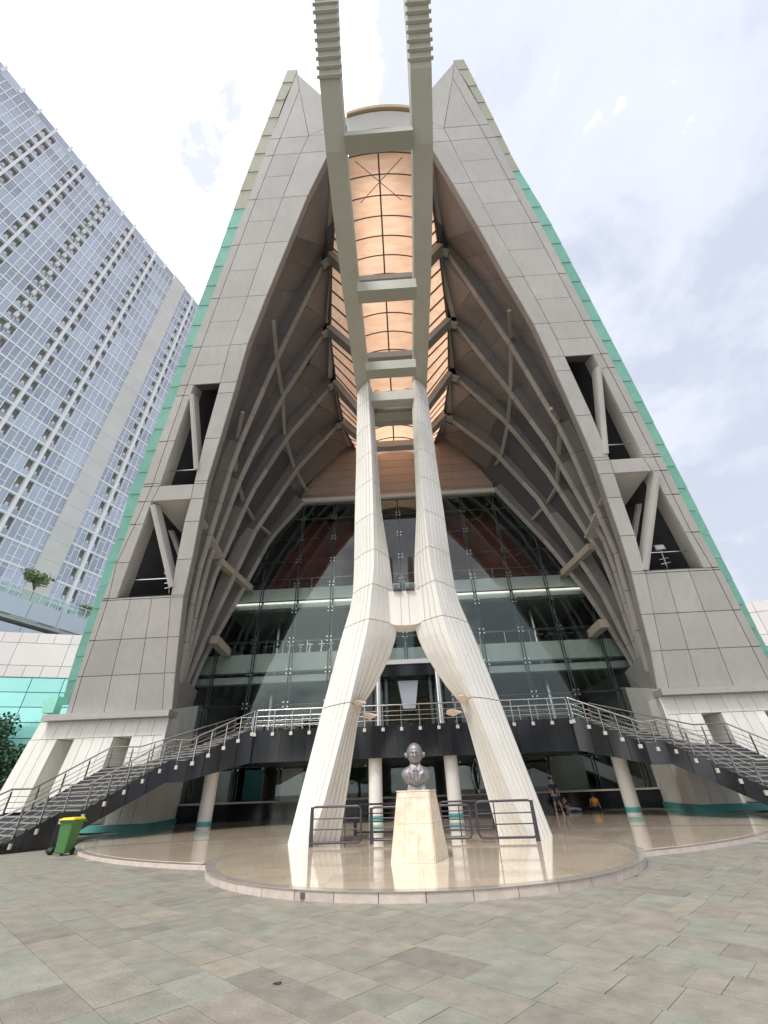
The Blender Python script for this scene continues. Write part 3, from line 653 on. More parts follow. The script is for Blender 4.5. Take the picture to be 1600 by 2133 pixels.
# interior
it = MB(); it.box(XC - 20, 46, 0, XC + 20, 46.3, 26); it.build('interior_wall', INWALL, hall)
it = MB(); it.box(XC - 16, 37.0, 16.6, XC + 16, 37.3, 25.4); it.build('interior_wall', INRED, hall)
it = MB(); it.box(XC - 20, 33.8, .05, XC + 20, 46, .1); it.build('interior_floor', INFLOOR, hall)
it = MB(); it.box(XC - 19, 34.0, 25.5, XC + 19, 46, 25.8); it.build('interior_ceiling', DARK, hall)
for z0, z1, y0 in ((14.75, 16.55, 33.75), (8.75, 10.95, 33.75)):
    it = MB(); it.box(XC - 17, y0, z0 + .75, XC + 17, y0 + .2, z1); it.build('interior_parapet', PARA, hall)
    it = MB(); it.box(XC - 17, y0 + .5, z0, XC + 17, 46, z0 + .3); it.build('interior_ceiling', INCEIL, hall)
    it = MB(); it.box(XC - 17, y0 - .1, z0 - .05, XC + 17, y0 + .5, z0 + .45); it.build('interior_parapet', PARA, hall)
    it = MB()
    for i in range(-8, 9): it.bar((XC + i * 2, y0 + .1, z1), (XC + i * 2, y0 + .1, z1 + .95), .05, .05)
    it.tube([(XC - 17, y0 + .1, z1 + .95), (XC + 17, y0 + .1, z1 + .95)], .03, 6); it.build('inner_rail', STEEL, hall)
it = MB(); it.box(XC - 17, 33.8, 4.1, XC + 17, 46, 4.5); it.build('interior_slab', INWALL, hall)
for x in (-5.2, 5.6, -11.5, 11.5):
    it = MB(); it.tube([(XC + x, 37.2, 0), (XC + x, 37.2, 14.7)], .33, 16); it.build('interior_column', STEEL, hall)
for s in (-1, 1):
    it = MB(); it.box(XC + s * 17 - .2, 33.5, 0, XC + s * 17 + .2, 46, 26); it.build('interior_wall', INWALL, hall)
# white slanted escalator soffit behind the ground floor glass, right
it = MB(); a, b = Vector((8.6, 36, 4.0)), Vector((16.6, 36, .6)); it.hexa([a, b, b + Vector((0, 0, .9)), a + Vector((0, 0, .9))], [p + Vector((0, 1.3, 0)) for p in (a, b, b + Vector((0, 0, .9)), a + Vector((0, 0, .9)))])
it.build('escalator_soffit', WHITEP, hall)
it = MB(); it.box(9.6, 34.4, .9, 12.0, 34.5, 3.1); it.build('notice_board', mat('board_grey', (.45, .47, .42), .7, 0, .2, 6), hall)
it = MB(); it.box(-13.9, 34.5, .5, -12.9, 35.2, 3.0); it.build('interior_panel', WHITEP, hall)
it = MB(); it.box(-9.2, 34.6, .5, -7.7, 34.8, 3.0); it.build('interior_panel', WHITEP, hall)
it = MB(); it.box(-11.9, 34.6, .5, -10.6, 34.8, 3.0); it.build('interior_panel', mat('teal_panel', (.02, .18, .19), .5), hall)
LAMP = bpy.data.materials.new('cove_lamp'); LAMP.use_nodes = True; LAMP.node_tree.nodes['Principled BSDF'].inputs['Emission Color'].default_value = (1, .96, .85, 1); LAMP.node_tree.nodes['Principled BSDF'].inputs['Emission Strength'].default_value = .55
for z in (15.02,):
    for i in range(10): it = MB(); it.box(XC - 15 + i * 3.04, 33.55, z + .1, XC - 12.2 + i * 3.04, 33.62, z + .22); it.build('cove_lamp', LAMP, hall)
# stools and racks on the first floor balcony behind glass
fr_ = MB()
rr = random.Random(5)
for i in range(9):
    x = -13.5 + i * .95 + rr.uniform(-.2, .2)
    fr_.bar((x, 34.6, 11.0), (x, 34.6, 11.0 + rr.uniform(.8, 1.3)), .07, .07); fr_.box(x - .28, 34.5, 11.75, x + .28, 34.9, 11.82); fr_.bar((x - .2, 34.6, 11), (x + .1, 34.6, 11.7), .04, .04)
for i in range(5):
    x = 11.2 + i * .8; fr_.bar((x, 34.6, 11.0), (x, 35.6, 12.0), .07, .07); fr_.box(x - .28, 34.5, 11.7, x + .28, 34.9, 11.78)
fr_.build('balcony_furniture', STEEL, hall)
# ---- entrance portal over the walkway
en = MB(); en.box(XC - 3.1, 30.2, 8.85, XC + 3.1, 33, 9.15); en.build('portal_canopy', WHITEP, hall)
en = MB(); en.box(XC - 2.9, 30.4, 8.1, XC + 2.9, 33, 8.85); en.box(XC - 2.9, 30.4, 4.5, XC - 2.45, 33, 8.1); en.box(XC + 2.45, 30.4, 4.5, XC + 2.9, 33, 8.1); en.build('portal_frame', BLACK, hall)
en = MB()
for x in (-1.55, 1.55): en.box(XC + x - .1, 31.2, 4.5, XC + x + .1, 31.4, 8.1)
en.build('portal_mullion', FIN, hall)
for a, b in ((-2.44, -1.66), (-1.44, 0), (0, 1.44), (1.66, 2.44)):
    en = MB(); en.box(XC + a + .01, 31.25, 4.5, XC + b - .01, 31.27, 8.1); en.build('portal_door', GLASS, hall)
en = MB(); en.hexa([(XC - .72, 31.1, 7.9), (XC + .72, 31.1, 7.9), (XC + .42, 31.1, 6.1), (XC - .42, 31.1, 6.1)], [(XC - .72, 31.13, 7.9), (XC + .72, 31.13, 7.9), (XC + .42, 31.13, 6.1), (XC - .42, 31.13, 6.1)]); en.build('door_banner', mat('frosted_film', (.62, .66, .72), .5), hall)
for s in (-1, 1):
    en = MB(); en.box(XC + s * 4.6 - .9, 33.1, 4.6, XC + s * 4.6 + .6, 33.2, 8.0); en.build('side_panel', mat('frosted_side', (.45, .52, .56), .5) if 'frosted_side' not in MATS else MATS['frosted_side'], hall)
en = MB(); en.box(XC - 2.4, 36, 4.5, XC + 2.4, 36.1, 7.6); en.build('foyer_wall', mat('brown_wall', (.14, .09, .07), .7), hall)
# ground floor doors with bow handles
for s, x in ((0, -4.6), (0, 4.3), (1, -1.0), (1, 1.4)):
    h = MB()
    for q in (-1, 1): h.tube([(x + q * .28 * math.sin(math.pi * t_ / 8), 32.6, 1.2 + 1.9 * t_ / 8) for t_ in range(9)], .03, 6)
    if s == 0: h.build('bow_handle', STEEL, hall)

# ================================================================== CLADDING BASES (white precast podiums)
for side in 'LR':
    sgn = -1 if side == 'L' else 1
    pod = thing('precast_base', 'white fluted precast base carrying the %s foot of the gable, teal skirting' % ('left' if side == 'L' else 'right'), 'plinth', (XC + sgn * 18, 29, 0))
    def PX(w_, y, z): return (XC + sgn * w_, y, z)
    def qd(mb, a0, a1, z0, z1, y0, y1, sl0=0, sl1=0):
        lo = [PX(a0 + sl0 * (6 - z0), y0, z0), PX(a1 + sl1 * (6 - z0), y0, z0), PX(a1 + sl1 * (6 - z1), y0, z1), PX(a0 + sl0 * (6 - z1), y0, z1)]
        mb.hexa(lo, [(p[0], y1, p[2]) for p in lo])
    zmid = 4.62
    core = MB(); core.hexa([PX(14.85, 28.6, .1), PX(23.8, 28.6, .1), PX(23.6, 36, .1), PX(15.9, 34.2, .1)], [PX(14.85, 28.6, 5.95), PX(22.2, 28.6, 5.95), PX(22.0, 36, 5.95), PX(15.9, 34.2, 7.4)])
    slots = [(16.4, 17.45), (19.75, 20.75)]
    core.build('base_core', CONC2, pod)
    x = 14.45
    fb = MB(); fb.hexa([PX(14.75, 27.5, 5.4), PX(16.3, 33.3, 6.5), PX(19, 33.3, 6.5), PX(18, 27.5, 5.4)], [PX(14.75, 27.2, 8.2), PX(16.0, 33.0, 8.2), PX(18.5, 33.0, 8.2), PX(17.5, 27.0, 8.2)]); fb.build('foot_block', RIBP, hall)
    bounds = [14.45, 15.1, 15.75, 16.4, 17.45, 18.0, 18.6, 19.2, 19.75, 20.75, 21.3, 21.85, 22.4]
    def slp(a): return (a - 14.45) / 7.9 * .22
    for i in range(len(bounds) - 1):
        a, b = bounds[i], bounds[i + 1]
        if (a, b) not in slots:
            mb = MB(); qd(mb, max(a + .015, 14.62), b - .015, .42, zmid - .015, 26.9, 28.59, slp(a), slp(b)); mb.build('precast_board', CONC2, pod)
    ub = [14.45, 15.3, 16.2, 17.0, 17.9, 18.7, 19.5, 20.3, 21.1, 21.7, 22.35]
    for i in range(len(ub) - 1):
        mb = MB(); qd(mb, max(ub[i] + .012, 14.62), ub[i + 1] - .012, zmid + .01, 5.55, 26.9, 28.59, slp(ub[i]), slp(ub[i + 1])); mb.build('precast_board', CONC2, pod)
    mb = MB(); qd(mb, 14.42, 22.5, .1, .40, 26.86, 27.4, .0, .2); mb.build('skirting', TEALP, pod)
    mb = MB(); lo = [PX(14.48, 26.89, .42), PX(15.9, 34.2, .42), PX(15.9, 34.2, 7.4), PX(14.48, 26.89, 5.98)]; mb.hexa(lo, [(p[0] + sgn * .12, p[1], p[2]) for p in lo]); mb.build('inner_face', CONC2, pod)
    mb = MB(); lo = [PX(14.5, 26.9, .1), PX(15.9, 34.2, .1), PX(15.9, 34.2, .4), PX(14.5, 26.9, .4)]; mb.hexa(lo, [(p[0] - sgn * .11, p[1], p[2]) for p in lo]); mb.build('skirting', TEALP, pod)

# ================================================================== CONCRETE LEGS, BEAMS
LEGW = [(.11, 4.40), (3.0, 3.72), (4.3, 3.42), (6.85, 2.80), (8.5, 2.32), (10, 2.27), (13, 2.26), (16.5, 2.21), (22.3, 2.17)]
LEGR = [(.11, 3.38), (1, 3.06), (4.2, 2.20), (7.1, 1.50), (9.8, 1.22), (12.7, 1.22), (16, 1.26), (22.3, 1.42)]
LEGI = [(.11, 2.62), (4.15, 1.95), (4.6, 1.55), (5.9, .78), (7.06, .34), (8.8, .48), (10, .54), (13, .86), (16.5, 1.0), (22.3, 1.20)]
seam = [.11]
for y in (1468, 1300, 1228, 1157, 1083, 1013, 955, 898, 845, 812): seam.append(atY(700, y, 16.8).z)
seam[-1] = 22.1
for side in 'LR':
    sgn = -1 if side == 'L' else 1
    leg = thing('concrete_leg', ('left' if side == 'L' else 'right') + ' white fluted concrete leg of the tall A-shaped frame before the hall', 'pillar', (XC + sgn * 3.4, 17, .11), 'legs of the concrete frame')
    def ring(z):
        o, r_, i_ = interp(LEGW, z), interp(LEGR, z), interp(LEGI, z); pts = []
        t_ = min(1, z / 22); yo, yr, yi, yb = 17.45 - .15 * t_, 16.40 + .15 * t_, 17.35 - .2 * t_, 18.3 - .5 * t_
        nf = 6
        for q in range(nf):
            f0, f1 = q / nf, (q + 1) / nf
            for f, dd in ((f0 + .035, 0), (f1 - .035, 0), (f1, .05)):
                if q == nf - 1 and dd: continue
                a = f; bul = .22 * math.sin(math.pi * (a * .75)) ; xx = o + (r_ - o) * a; yy = yo + (yr - yo) * a - bul * .9 + dd
                pts.append((xx, yy))
        pts.append((r_, yr - .16)); 
        nl = 5
        for q in range(1, nl + 1):
            f = q / nl; xx = r_ + (i_ - r_) * f; yy = (yr - .16) + (yi - yr + .16) * f + (.14 if q < nl else 0) * math.sin(math.pi * f)
            if z > 4.5: yy -= .22 * math.sin(math.pi * f) * min(1, (z - 4.5) / 2)
            if q < nl: pts += [(xx + .025, yy), (xx, yy + .045), (xx - .025, yy)]
            else: pts.append((xx, yy))
        pts.append((i_ + .04, yi + .25)); pts.append((i_ + .2, yb)); pts.append((o - .15, yb)); pts.append((o, yo + .4))
        return [(XC + sgn * a, b, z) for a, b in pts]
    for i in range(len(seam) - 1):
        z0, z1 = seam[i], seam[i + 1] - .03; nsub = max(2, int((z1 - z0) / .55)); rings = [ring(z0 + (z1 - z0) * q / nsub) for q in range(nsub + 1)]
        n_ = len(rings[0]); mb = MB(); vs = [p for r_ in rings for p in r_]
        mb.add(vs, [(a * n_ + b, a * n_ + (b + 1) % n_, (a + 1) * n_ + (b + 1) % n_, (a + 1) * n_ + b) for a in range(nsub) for b in range(n_)] + [tuple(range(n_)), tuple(range(nsub * n_, (nsub + 1) * n_))])
        mb.build('leg_segment', CONC, leg)
    # stone leaf ornaments where the inner lobe ends
    for j, (dx, z, dy) in enumerate(((1.98, 4.28, 16.75), (1.55, 3.86, 17.0))):
        mb = MB(); cx = XC + sgn * dx; n_ = 10; rad = []
        vs = [(cx, dy - .25, z + .06)]; 
        for q in range(n_):
            a = 2 * math.pi * q / n_; rr_ = .27 * (1 + .18 * math.cos(3 * a)); vs.append((cx + rr_ * math.cos(a) * 1.1, dy + rr_ * math.sin(a) * .8, z + .05 * math.sin(2 * a)))
        vs.append((cx, dy + .05, z - .15)); mb.add(vs, [(0, 1 + q, 1 + (q + 1) % n_) for q in range(n_)] + [(n_ + 1, 1 + (q + 1) % n_, 1 + q) for q in range(n_)]); mb.build('leaf_ornament', mat('pink_stone', (.66, .54, .46), .7) if 'pink_stone' not in MATS else MATS['pink_stone'], leg)
    # long beam
    beam = thing('overhead_beam', ('left' if side == 'L' else 'right') + ' of two long grey beams running from the columns out over the plaza, ribbed end', 'beam', (XC + sgn * 1.72, 17, 22.1), 'pair of overhead beams')
    path = [(17.6, 22.1), (15, 22.05), (10.6, 22.05), (8, 22.4), (5.8, 23.1), (3.9, 24.5), (2.4, 26.5), (1.3, 29.0), (.4, 32.0), (-.2, 35)]
    xc = XC + sgn * 1.76; mb = MB(); vs = []
    for i, (y, z) in enumerate(path):
        a = path[max(i - 1, 0)]; b = path[min(i + 1, len(path) - 1)]; d = Vector((0, b[0] - a[0], b[1] - a[1])).normalized(); nn = Vector((0, -d.z, d.y)); nn = nn if nn.z > 0 or nn.y > 0 else -nn
        if nn.y < 0 and abs(nn.y) > .5: nn = -nn
        if i < 4 and nn.z < 0: nn = -nn
        p = Vector((xc, y, z)); h = 1.25
        vs += [p + Vector((-.41, 0, 0)), p + Vector((.41, 0, 0)), p + Vector((.41, 0, 0)) + nn * h, p + Vector((-.41, 0, 0)) + nn * h]
    fs = [(i * 4 + k_, i * 4 + (k_ + 1) % 4, (i + 1) * 4 + (k_ + 1) % 4, (i + 1) * 4 + k_) for i in range(len(path) - 1) for k_ in range(4)] + [(0, 1, 2, 3)]
    mb.add(vs, fs); mb.build('beam_body', BEAM, beam)
    tot = [Vector((xc, y, z)) for y, z in path[5:]]; rs = resample(tot, 34)
    st_ = 0 if side == 'L' else 1
    for i, p in enumerate(rs[st_:-1]):
        d = (rs[min(i + st_ + 1, 34)] - rs[max(i + st_ - 1, 0)]).normalized(); mb = MB(); nn = Vector((0, d.z, -d.y)); nn = -nn if nn.z < 0 and nn.y < 0 else nn
        mb.bar(p + Vector((-.49, 0, 0)) - nn * 0, p + Vector((.49, 0, 0)), .10, .16, 0, (0, 0, 1)); mb.build('beam_fin', BEAM, beam)
XB = mat('crossbar_dimmed', (.36, .36, .30), .5, 0, .06, .8)  # beam paint darkened to hold back sky light on the front faces
fr = thing('frame_crossbars', 'pale crossbars and web joining the two concrete legs and beams', 'crossbar', (XC, 17, 8))
mb = MB(); A = []
for j in range(9):
    a = j / 8; A.append((a * 2 - 1))
lo = [(XC + .95 * t_, 17.0, 7.2 + .3 * abs(t_) ** 3 - .0) for t_ in A] + [(XC + .95, 17.0, 8.72), (XC - .95, 17.0, 8.72)]
mb.hexa(lo, [(p[0], 17.9, p[2]) for p in lo]); mb.build('web', CONC, fr)
mb = MB()
for x in (-.17, .17): mb.box(XC + x - .012, 16.99, 7.2, XC + x + .012, 16.998, 8.7)
mb.build('web_joint', KERB, fr)
mb = MB(); rr = random.Random(2)
for i in range(26):
    x = XC - .45 + .9 * i / 25; mb.bar((x, 16.9 + rr.random() * .3, 8.72), (x + rr.uniform(-.08, .08), 16.9, 8.98), .012, .012)
mb.box(XC - .45, 16.85, 8.73, XC - .08, 17.0, 8.8); mb.box(XC + .08, 16.85, 8.73, XC + .45, 17.0, 8.8)
mb.build('bird_spikes', STEELD, fr)
for (py, hh, Y) in ((832, .75, 17.0), (860, .6, 17.9), (769, .7, 14.6), (606, .75, 10.4), (291, .5, 5.6)):
    q = atY(810, py, Y); mb = MB(); mb.box(XC - 1.36, Y - .3, q.z - hh / 2, XC + 1.36, Y + .3, q.z + hh / 2); mb.build('crossbar', XB if py != 832 else BEAM, fr)
mb = MB()
for x in (-.95, .95):
    mb.tube([(XC + x - .12, 17.2, 21.35), (XC + x - .12, 17.2, 22.1), (XC + x + .12, 17.2, 22.1), (XC + x + .12, 17.2, 21.35)], .03, 6)
mb.build('access_hoop', mat('ochre_steel', (.45, .33, .15), .5), fr)

# ================================================================== WALKWAY, COLUMNS, STAIRS
walk = thing('raised_walkway', 'black granite clad raised walkway crossing the front of the hall behind the legs', 'walkway', (XC, 27.3, 3))
W0, W1 = -8.85, 8.85
mb = MB(); mb.box(XC - 10.4, 26.32, 3.1, XC + 10.4, 33.0, 4.5); mb.build('deck', TREAD, walk)
x = W0 - 1.4; i = 0
edges = [(-1) * 8.85 + j * .737 for j in range(25)]
for j in range(24):
    a, b = XC + edges[j], XC + edges[j + 1]; mb = MB(); mb.box(a + .006, 26.2, 2.98, b - .006, 26.3, 4.56); mb.build('granite_panel', BLACK, walk)
for s in (-1, 1):      # sloping end panels
    for j in range(2):
        a0, a1 = 8.85 + j * .8, 8.85 + (j + 1) * .8; za, zb2 = 4.56 - (a0 - 8.85) * .62, 4.56 - (a1 - 8.85) * .62
        lo = [(XC + s * a0, 26.2, 2.98), (XC + s * a1, 26.2, 2.98), (XC + s * a1, 26.2, zb2), (XC + s * a0, 26.2, za)]; mb = MB(); mb.hexa(lo, [(p[0], 26.3, p[2]) for p in lo]); mb.build('granite_panel', BLACK, walk)
for x, lb in ((-11.28, 'leftmost pale round column under the walkway, teal ring at its foot'), (-2.1, 'pale round column under the walkway just left of the bust'), (2.1, 'pale round column under the walkway just right of the bust'), (11.2, 'rightmost pale round column under the walkway, teal ring at its foot')):
    c = thing('round_column', lb, 'column', (XC + x, 27.0, .1), 'columns under the walkway')
    tp = 3.05 if abs(x) < 5 else 3.3
    mb = MB(); mb.tube([(XC + x, 27.0, .42), (XC + x, 27.0, tp)], .37, 24); mb.build('shaft', CONC, c)
    mb = MB(); mb.tube([(XC + x, 27.0, .20), (XC + x, 27.0, .42)], .385, 24); mb.build('teal_ring', TEALP, c)
    mb = MB(); mb.tube([(XC + x, 27.0, .10), (XC + x, 27.0, .20)], .37, 24); mb.build('foot', CONC, c)
for x, lb in ((-1.95, 'slim shiny steel column left of the entrance portal'), (1.95, 'slim shiny steel column right of the entrance portal')):
    c = thing('steel_column', lb, 'column', (XC + x, 28.9, 4.5), 'steel columns at the portal')
    mb = MB(); mb.tube([(XC + x, 28.9, 4.5), (XC + x, 28.9, 8.9)], .19, 20); mb.build('shaft', STEEL, c)
    mb = MB()
    for z in (5.6, 7.1): mb.tube([(XC + x, 28.9, z), (XC + x, 28.9, z + .05)], .205, 20)
    mb.build('collar', STEEL, c)
NEAR = [(-15.3, 18.3, 0), (-14.35, 20.0, 1.05), (-13.9, 20.7, 1.05), (-12.0, 23.4, 2.95), (-11.4, 24.1, 2.95), (-8.85, 26.2, 4.55)]
FAR = [(-20.4, 21.6, 0), (-19.3, 23.2, 1.05), (-18.8, 23.9, 1.05), (-16.9, 26.2, 2.95), (-15.3, 26.4, 2.95), (-10.8, 28.5, 4.55)]
def sm(p, s): p = Vector(p); return p if s < 0 else Vector((2 * XC - p.x + 0, p.y, p.z))
def railing(path, parent, posts, h=.95, bars=3, clipm=True, m=None):
    STEEL_ = m or STEEL
    tp = MB(); tp.tube([Vector(p) + Vector((0, 0, h)) for p in path], .035, 8); tp.build('handrail', STEEL_, parent)
    for b in range(bars):
        k_ = MB(); k_.tube([Vector(p) + Vector((0, 0, h * (.2 + .24 * b))) for p in path], .016, 6); k_.build('rail_bar', STEEL_, parent)
    rs = resample(path, posts)
    for p in rs:
        k_ = MB(); k_.bar(p + Vector((0, -.02, -.25)), p + Vector((0, -.02, h - .12)), .035, .09); k_.bar(p + Vector((0, -.02, h - .13)), p + Vector((0, 0, h)), .02, .03); k_.build('post', STEEL_, parent)
        if clipm: k_ = MB(); k_.box(p.x - .085, p.y - .12, p.z - .36, p.x + .085, p.y - .03, p.z - .19); k_.build('clip', CLIP, parent)
for s in (-1, 1):
    nm = 'left' if s < 0 else 'right'
    st = thing('staircase', 'wide dark stone staircase rising from the %s side of the plaza to the raised walkway' % nm, 'staircase', sm(NEAR[0], s), 'grand stairs')
    near = [sm(p, s) for p in NEAR]; far = [sm(p, s) for p in FAR]
    def stepq(i, t0, t1): return [lerp(near[i], near[i + 1], t0), lerp(near[i], near[i + 1], t1), lerp(far[i], far[i + 1], t1), lerp(far[i], far[i + 1], t0)]
    for i, n_ in ((0, 6), (1, 1), (2, 11), (3, 1), (4, 9)):
        z0, z1 = near[i].z, near[i + 1].z
        for q in range(n_):
            t0, t1 = q / n_, (q + 1) / n_; zt_ = z0 + (z1 - z0) * (q + 1) / n_ if n_ > 1 else z0
            P_ = stepq(i, t0, t1); tk = .20 if zt_ > .3 else zt_
            mb = MB(); mb.hexa([(p.x, p.y, zt_ - max(tk, .15)) for p in P_], [(p.x, p.y, zt_) for p in P_], 0)
            if n_ > 1:
                e0, e1 = P_[0], P_[3]; d = (P_[1] - P_[0]).normalized(); d.z = 0; mb.hexa([(p.x - d.x * .03, p.y - d.y * .03, zt_ - .035) for p in (e0, e1)] + [(p.x + d.x * .05, p.y + d.y * .05, zt_ - .035) for p in (e1, e0)], [(p.x - d.x * .03, p.y - d.y * .03, zt_ + .006) for p in (e0, e1)] + [(p.x + d.x * .05, p.y + d.y * .05, zt_ + .006) for p in (e1, e0)], 1)
            mb.build('step', [TREAD, NOSE], st)
    und = [0, 0, .45, 2.13, 2.16, 2.98]
    for name, path, dz_, out_ in (('near', near, .12, 1), ('far', far, .12, -1)):
        for i in range(5):
            a, b = path[i], path[i + 1]; d = (b - a); d.z = 0; ln = d.length; d.normalize(); nn = Vector((d.y, -d.x, 0)) * (.1) * (1 if (s < 0) == (out_ > 0) else -1)
            npn = max(1, round(ln / .8))
            for q in range(npn):
                t0, t1 = q / npn + .004, (q + 1) / npn - .004; A, B = lerp(a, b, t0), lerp(a, b, t1); ua, ub = lerp(und[i], und[i + 1], t0), lerp(und[i], und[i + 1], t1)
                if i == 0: ua, ub = 0, 0
                lo = [Vector((A.x, A.y, ua)), Vector((B.x, B.y, ub)), Vector((B.x, B.y, B.z + dz_)), Vector((A.x, A.y, A.z + dz_))]
                mb = MB(); mb.hexa(lo, [p + nn for p in lo]); mb.build('granite_panel', BLACK, st)
    for i in range(2, 5):   # soffit
        mb = MB(); q = [near[i], near[i + 1], far[i + 1], far[i]]; uz = [und[i], und[i + 1], und[i + 1], und[i]]; mb.add([(p.x, p.y, z + .02) for p, z in zip(q, uz)], [(0, 1, 2, 3)]); mb.build('soffit', TREAD, st)
    r1 = thing('stair_railing', 'stainless railing on the near side of the %s staircase' % nm, 'railing', near[0], 'stair railings')
    off = Vector((-s * .0, -.08, .1)); railing([p + off for p in near], r1, 14)
    r2 = thing('stair_railing', 'stainless railing on the far side of the %s staircase, before the white base' % nm, 'railing', far[0], 'stair railings')
    railing([p + off for p in far], r2, 12, m=STEELF)
    # bottom newel frame
    k_ = MB(); a = near[0] + Vector((0, 0, .1)); dd = (near[1] - near[0]).normalized(); dd.z = 0; f0 = a - dd * .15
    k_.tube([f0 + Vector((0, 0, -.1)), f0 + Vector((0, 0, .95)), near[0] + off + Vector((0, 0, .95))], .032, 8); k_.build('newel', STEEL, r1)
    k_ = MB(); q = [near[0] - dd * .7, near[0] - dd * 0, far[0] - dd * 0, far[0] - dd * .7]; k_.hexa([(p.x, p.y, -.01) for p in q], [(p.x, p.y, .05) for p in q]); k_.build('landing_slab', TREAD, st)
rf = thing('walkway_railing', 'stainless railing along the front edge of the raised walkway', 'railing', (XC, 26.2, 4.5))
railing([Vector((XC - 8.85, 26.15, 4.62)), Vector((XC + 8.85, 26.15, 4.62))], rf, 17, .98)
rb_ = thing('walkway_back_railing', 'stainless railing along the rear of the walkway beside the glass wall', 'railing', (XC, 28.6, 4.5))
for s in (-1, 1):
    railing([sm((-10.8, 28.5, 4.6), s), sm((-3.4, 28.5, 4.6), s)], rb_, 7, .98, 3, False)

# ================================================================== PEDESTAL AND BUST
ped = thing('bust_pedestal', 'tapering travertine pedestal under the bronze bust on the round platform', 'pedestal', (.08, 12.9, .15))
# footprint corners measured at base and top (front face turned slightly)
b0 = [(-.56, 12.35), (.42, 12.05), (.78, 13.05), (-.2, 13.4)]; t0_ = [(-.36, 12.55), (.40, 12.40), (.58, 12.98), (-.16, 13.15)]
def pedP(e0, u, v):      # edge index, along, up
    a, b = Vector((*b0[e0], .15)), Vector((*b0[(e0 + 1) % 4], .15)); c, d = Vector((*t0_[e0], 1.50)), Vector((*t0_[(e0 + 1) % 4], 1.50))
    return lerp(lerp(a, b, u), lerp(c, d, u), v)
core = MB(); core.hexa([Vector((*p, .15)) for p in b0], [Vector((*p, 1.50)) for p in t0_]); core.build('pedestal_core', KERB, ped)
for e0 in range(4):
    us = [0, .28, .64, 1] if e0 == 0 else [0, .5, 1]
    nrm = (Vector((*b0[(e0 + 1) % 4], 0)) - Vector((*b0[e0], 0))).normalized(); nrm = Vector((nrm.y, -nrm.x, 0)) * .022
    for v0, v1 in ((0, .52), (.52, .9), (.9, .985)):
        uu = us if v0 < .9 else [0, 1]
        for i in range(len(uu) - 1):
            q = [pedP(e0, uu[i], v0), pedP(e0, uu[i + 1], v0), pedP(e0, uu[i + 1], v1), pedP(e0, uu[i], v1)]; q = shrink(q, .0025); mb = MB(); mb.hexa(q, [p + nrm for p in q]); mb.build('travertine_slab', TRAV, ped)
mb = MB(); tt = [Vector((*p, 0)) for p in t0_]; cc_ = sum(tt, Vector()) / 4; q = [cc_ + (p - cc_) * 1.09 for p in tt]; mb.hexa([(p.x, p.y, 1.485) for p in q], [(p.x, p.y, 1.515) for p in q]); mb.build('top_slab', TRAV, ped)
bust = thing('bronze_bust', 'dark bronze bust of a man in glasses, jacket and tie on the travertine pedestal', 'bust', (.12, 12.72, 1.515))
BX, BY, BZ = .12, 12.72, 1.515
def gs(d2, s): return math.exp(-d2 / (s * s))
def head():
    mb = MB(); nu, nv = 56, 44; vs = []
    for j in range(nv + 1):
        ph = math.pi * j / nv
        for i in range(nu):
            th = 2 * math.pi * i / nu; x = math.sin(ph) * math.sin(th); y = -math.sin(ph) * math.cos(th); z = math.cos(ph)
            rx_, ry_, rz_ = .148, .175, .25
            tap = 1 - .26 * max(0, -z) ** 1.5 - .04 * max(0, z)
            X_, Y_, Z_ = x * rx_ * tap, y * ry_ * (1 - .10 * max(0, -z)), z * rz_
            if y < 0:
                fx, fz = x * rx_, Z_; d = 0
                d += .062 * gs((fx / .8) ** 2 + (fz + .045) ** 2, .030) + .024 * gs((fx / .55) ** 2 + (fz - .0) ** 2, .032)      # nose
                d += .022 * gs(fx ** 2 * .35 + (fz - .052) ** 2 * 3, .035)                                                   # brow
                d -= .036 * (gs((fx - .052) ** 2 + ((fz - .018) * 1.5) ** 2, .026) + gs((fx + .052) ** 2 + ((fz - .018) * 1.5) ** 2, .026))
                d += .010 * (gs((fx - .052) ** 2 + (fz - .014) ** 2, .012) + gs((fx + .052) ** 2 + (fz - .014) ** 2, .012))      # eyeballs
                d += .022 * gs(fx ** 2 * .45 + ((fz + .108) * 1.9) ** 2, .026) - .02 * gs(fx ** 2 * .35 + ((fz + .108) * 6) ** 2, .024)  # lips
                d += .018 * gs(fx ** 2 + (fz + .175) ** 2, .04)                                                              # chin
                d += .010 * (gs((fx - .085) ** 2 + (fz + .03) ** 2, .035) + gs((fx + .085) ** 2 + (fz + .03) ** 2, .035))
                Y_ -= d * min(1, -y * 1.6)
            # hair cap
            hl = .085 if y < -.25 else (-.02 if y < .35 else -.14)
            if Z_ > hl: k_ = min(1, (Z_ - hl) / .03) * .012 * (1 + .35 * math.sin(26 * x + 9 * z) * math.sin(7 * y)); X_ *= 1 + k_ * 5; Y_ *= 1 + k_ * 5; Z_ += k_ * 1.0
            vs.append((BX + X_, BY + Y_, BZ + .74 + Z_))
    mb.add(vs, [(j * nu + i, j * nu + (i + 1) % nu, (j + 1) * nu + (i + 1) % nu, (j + 1) * nu + i) for j in range(nv) for i in range(nu)], 0, True)
    return mb
head().build('head', BRONZE, bust)
for s in (-1, 1):   # ears
    mb = MB(); vs = []
    for i in range(10):
        a = 2 * math.pi * i / 10; vs.append((BX + s * (.158 + .018 * (math.sin(a) > -.5)), BY + .0 + .030 * math.cos(a), BZ + .73 + .060 * math.sin(a)))
    vs2 = [(v_[0] + s * .022 - 0, BY + (v_[1] - BY) * 1.2 + .01, v_[2]) for v_ in vs]; mb.hexa([(v_[0] - s * .05, v_[1], v_[2]) for v_ in vs], vs2); mb.build('ear', BRONZE, bust)
mb = MB()
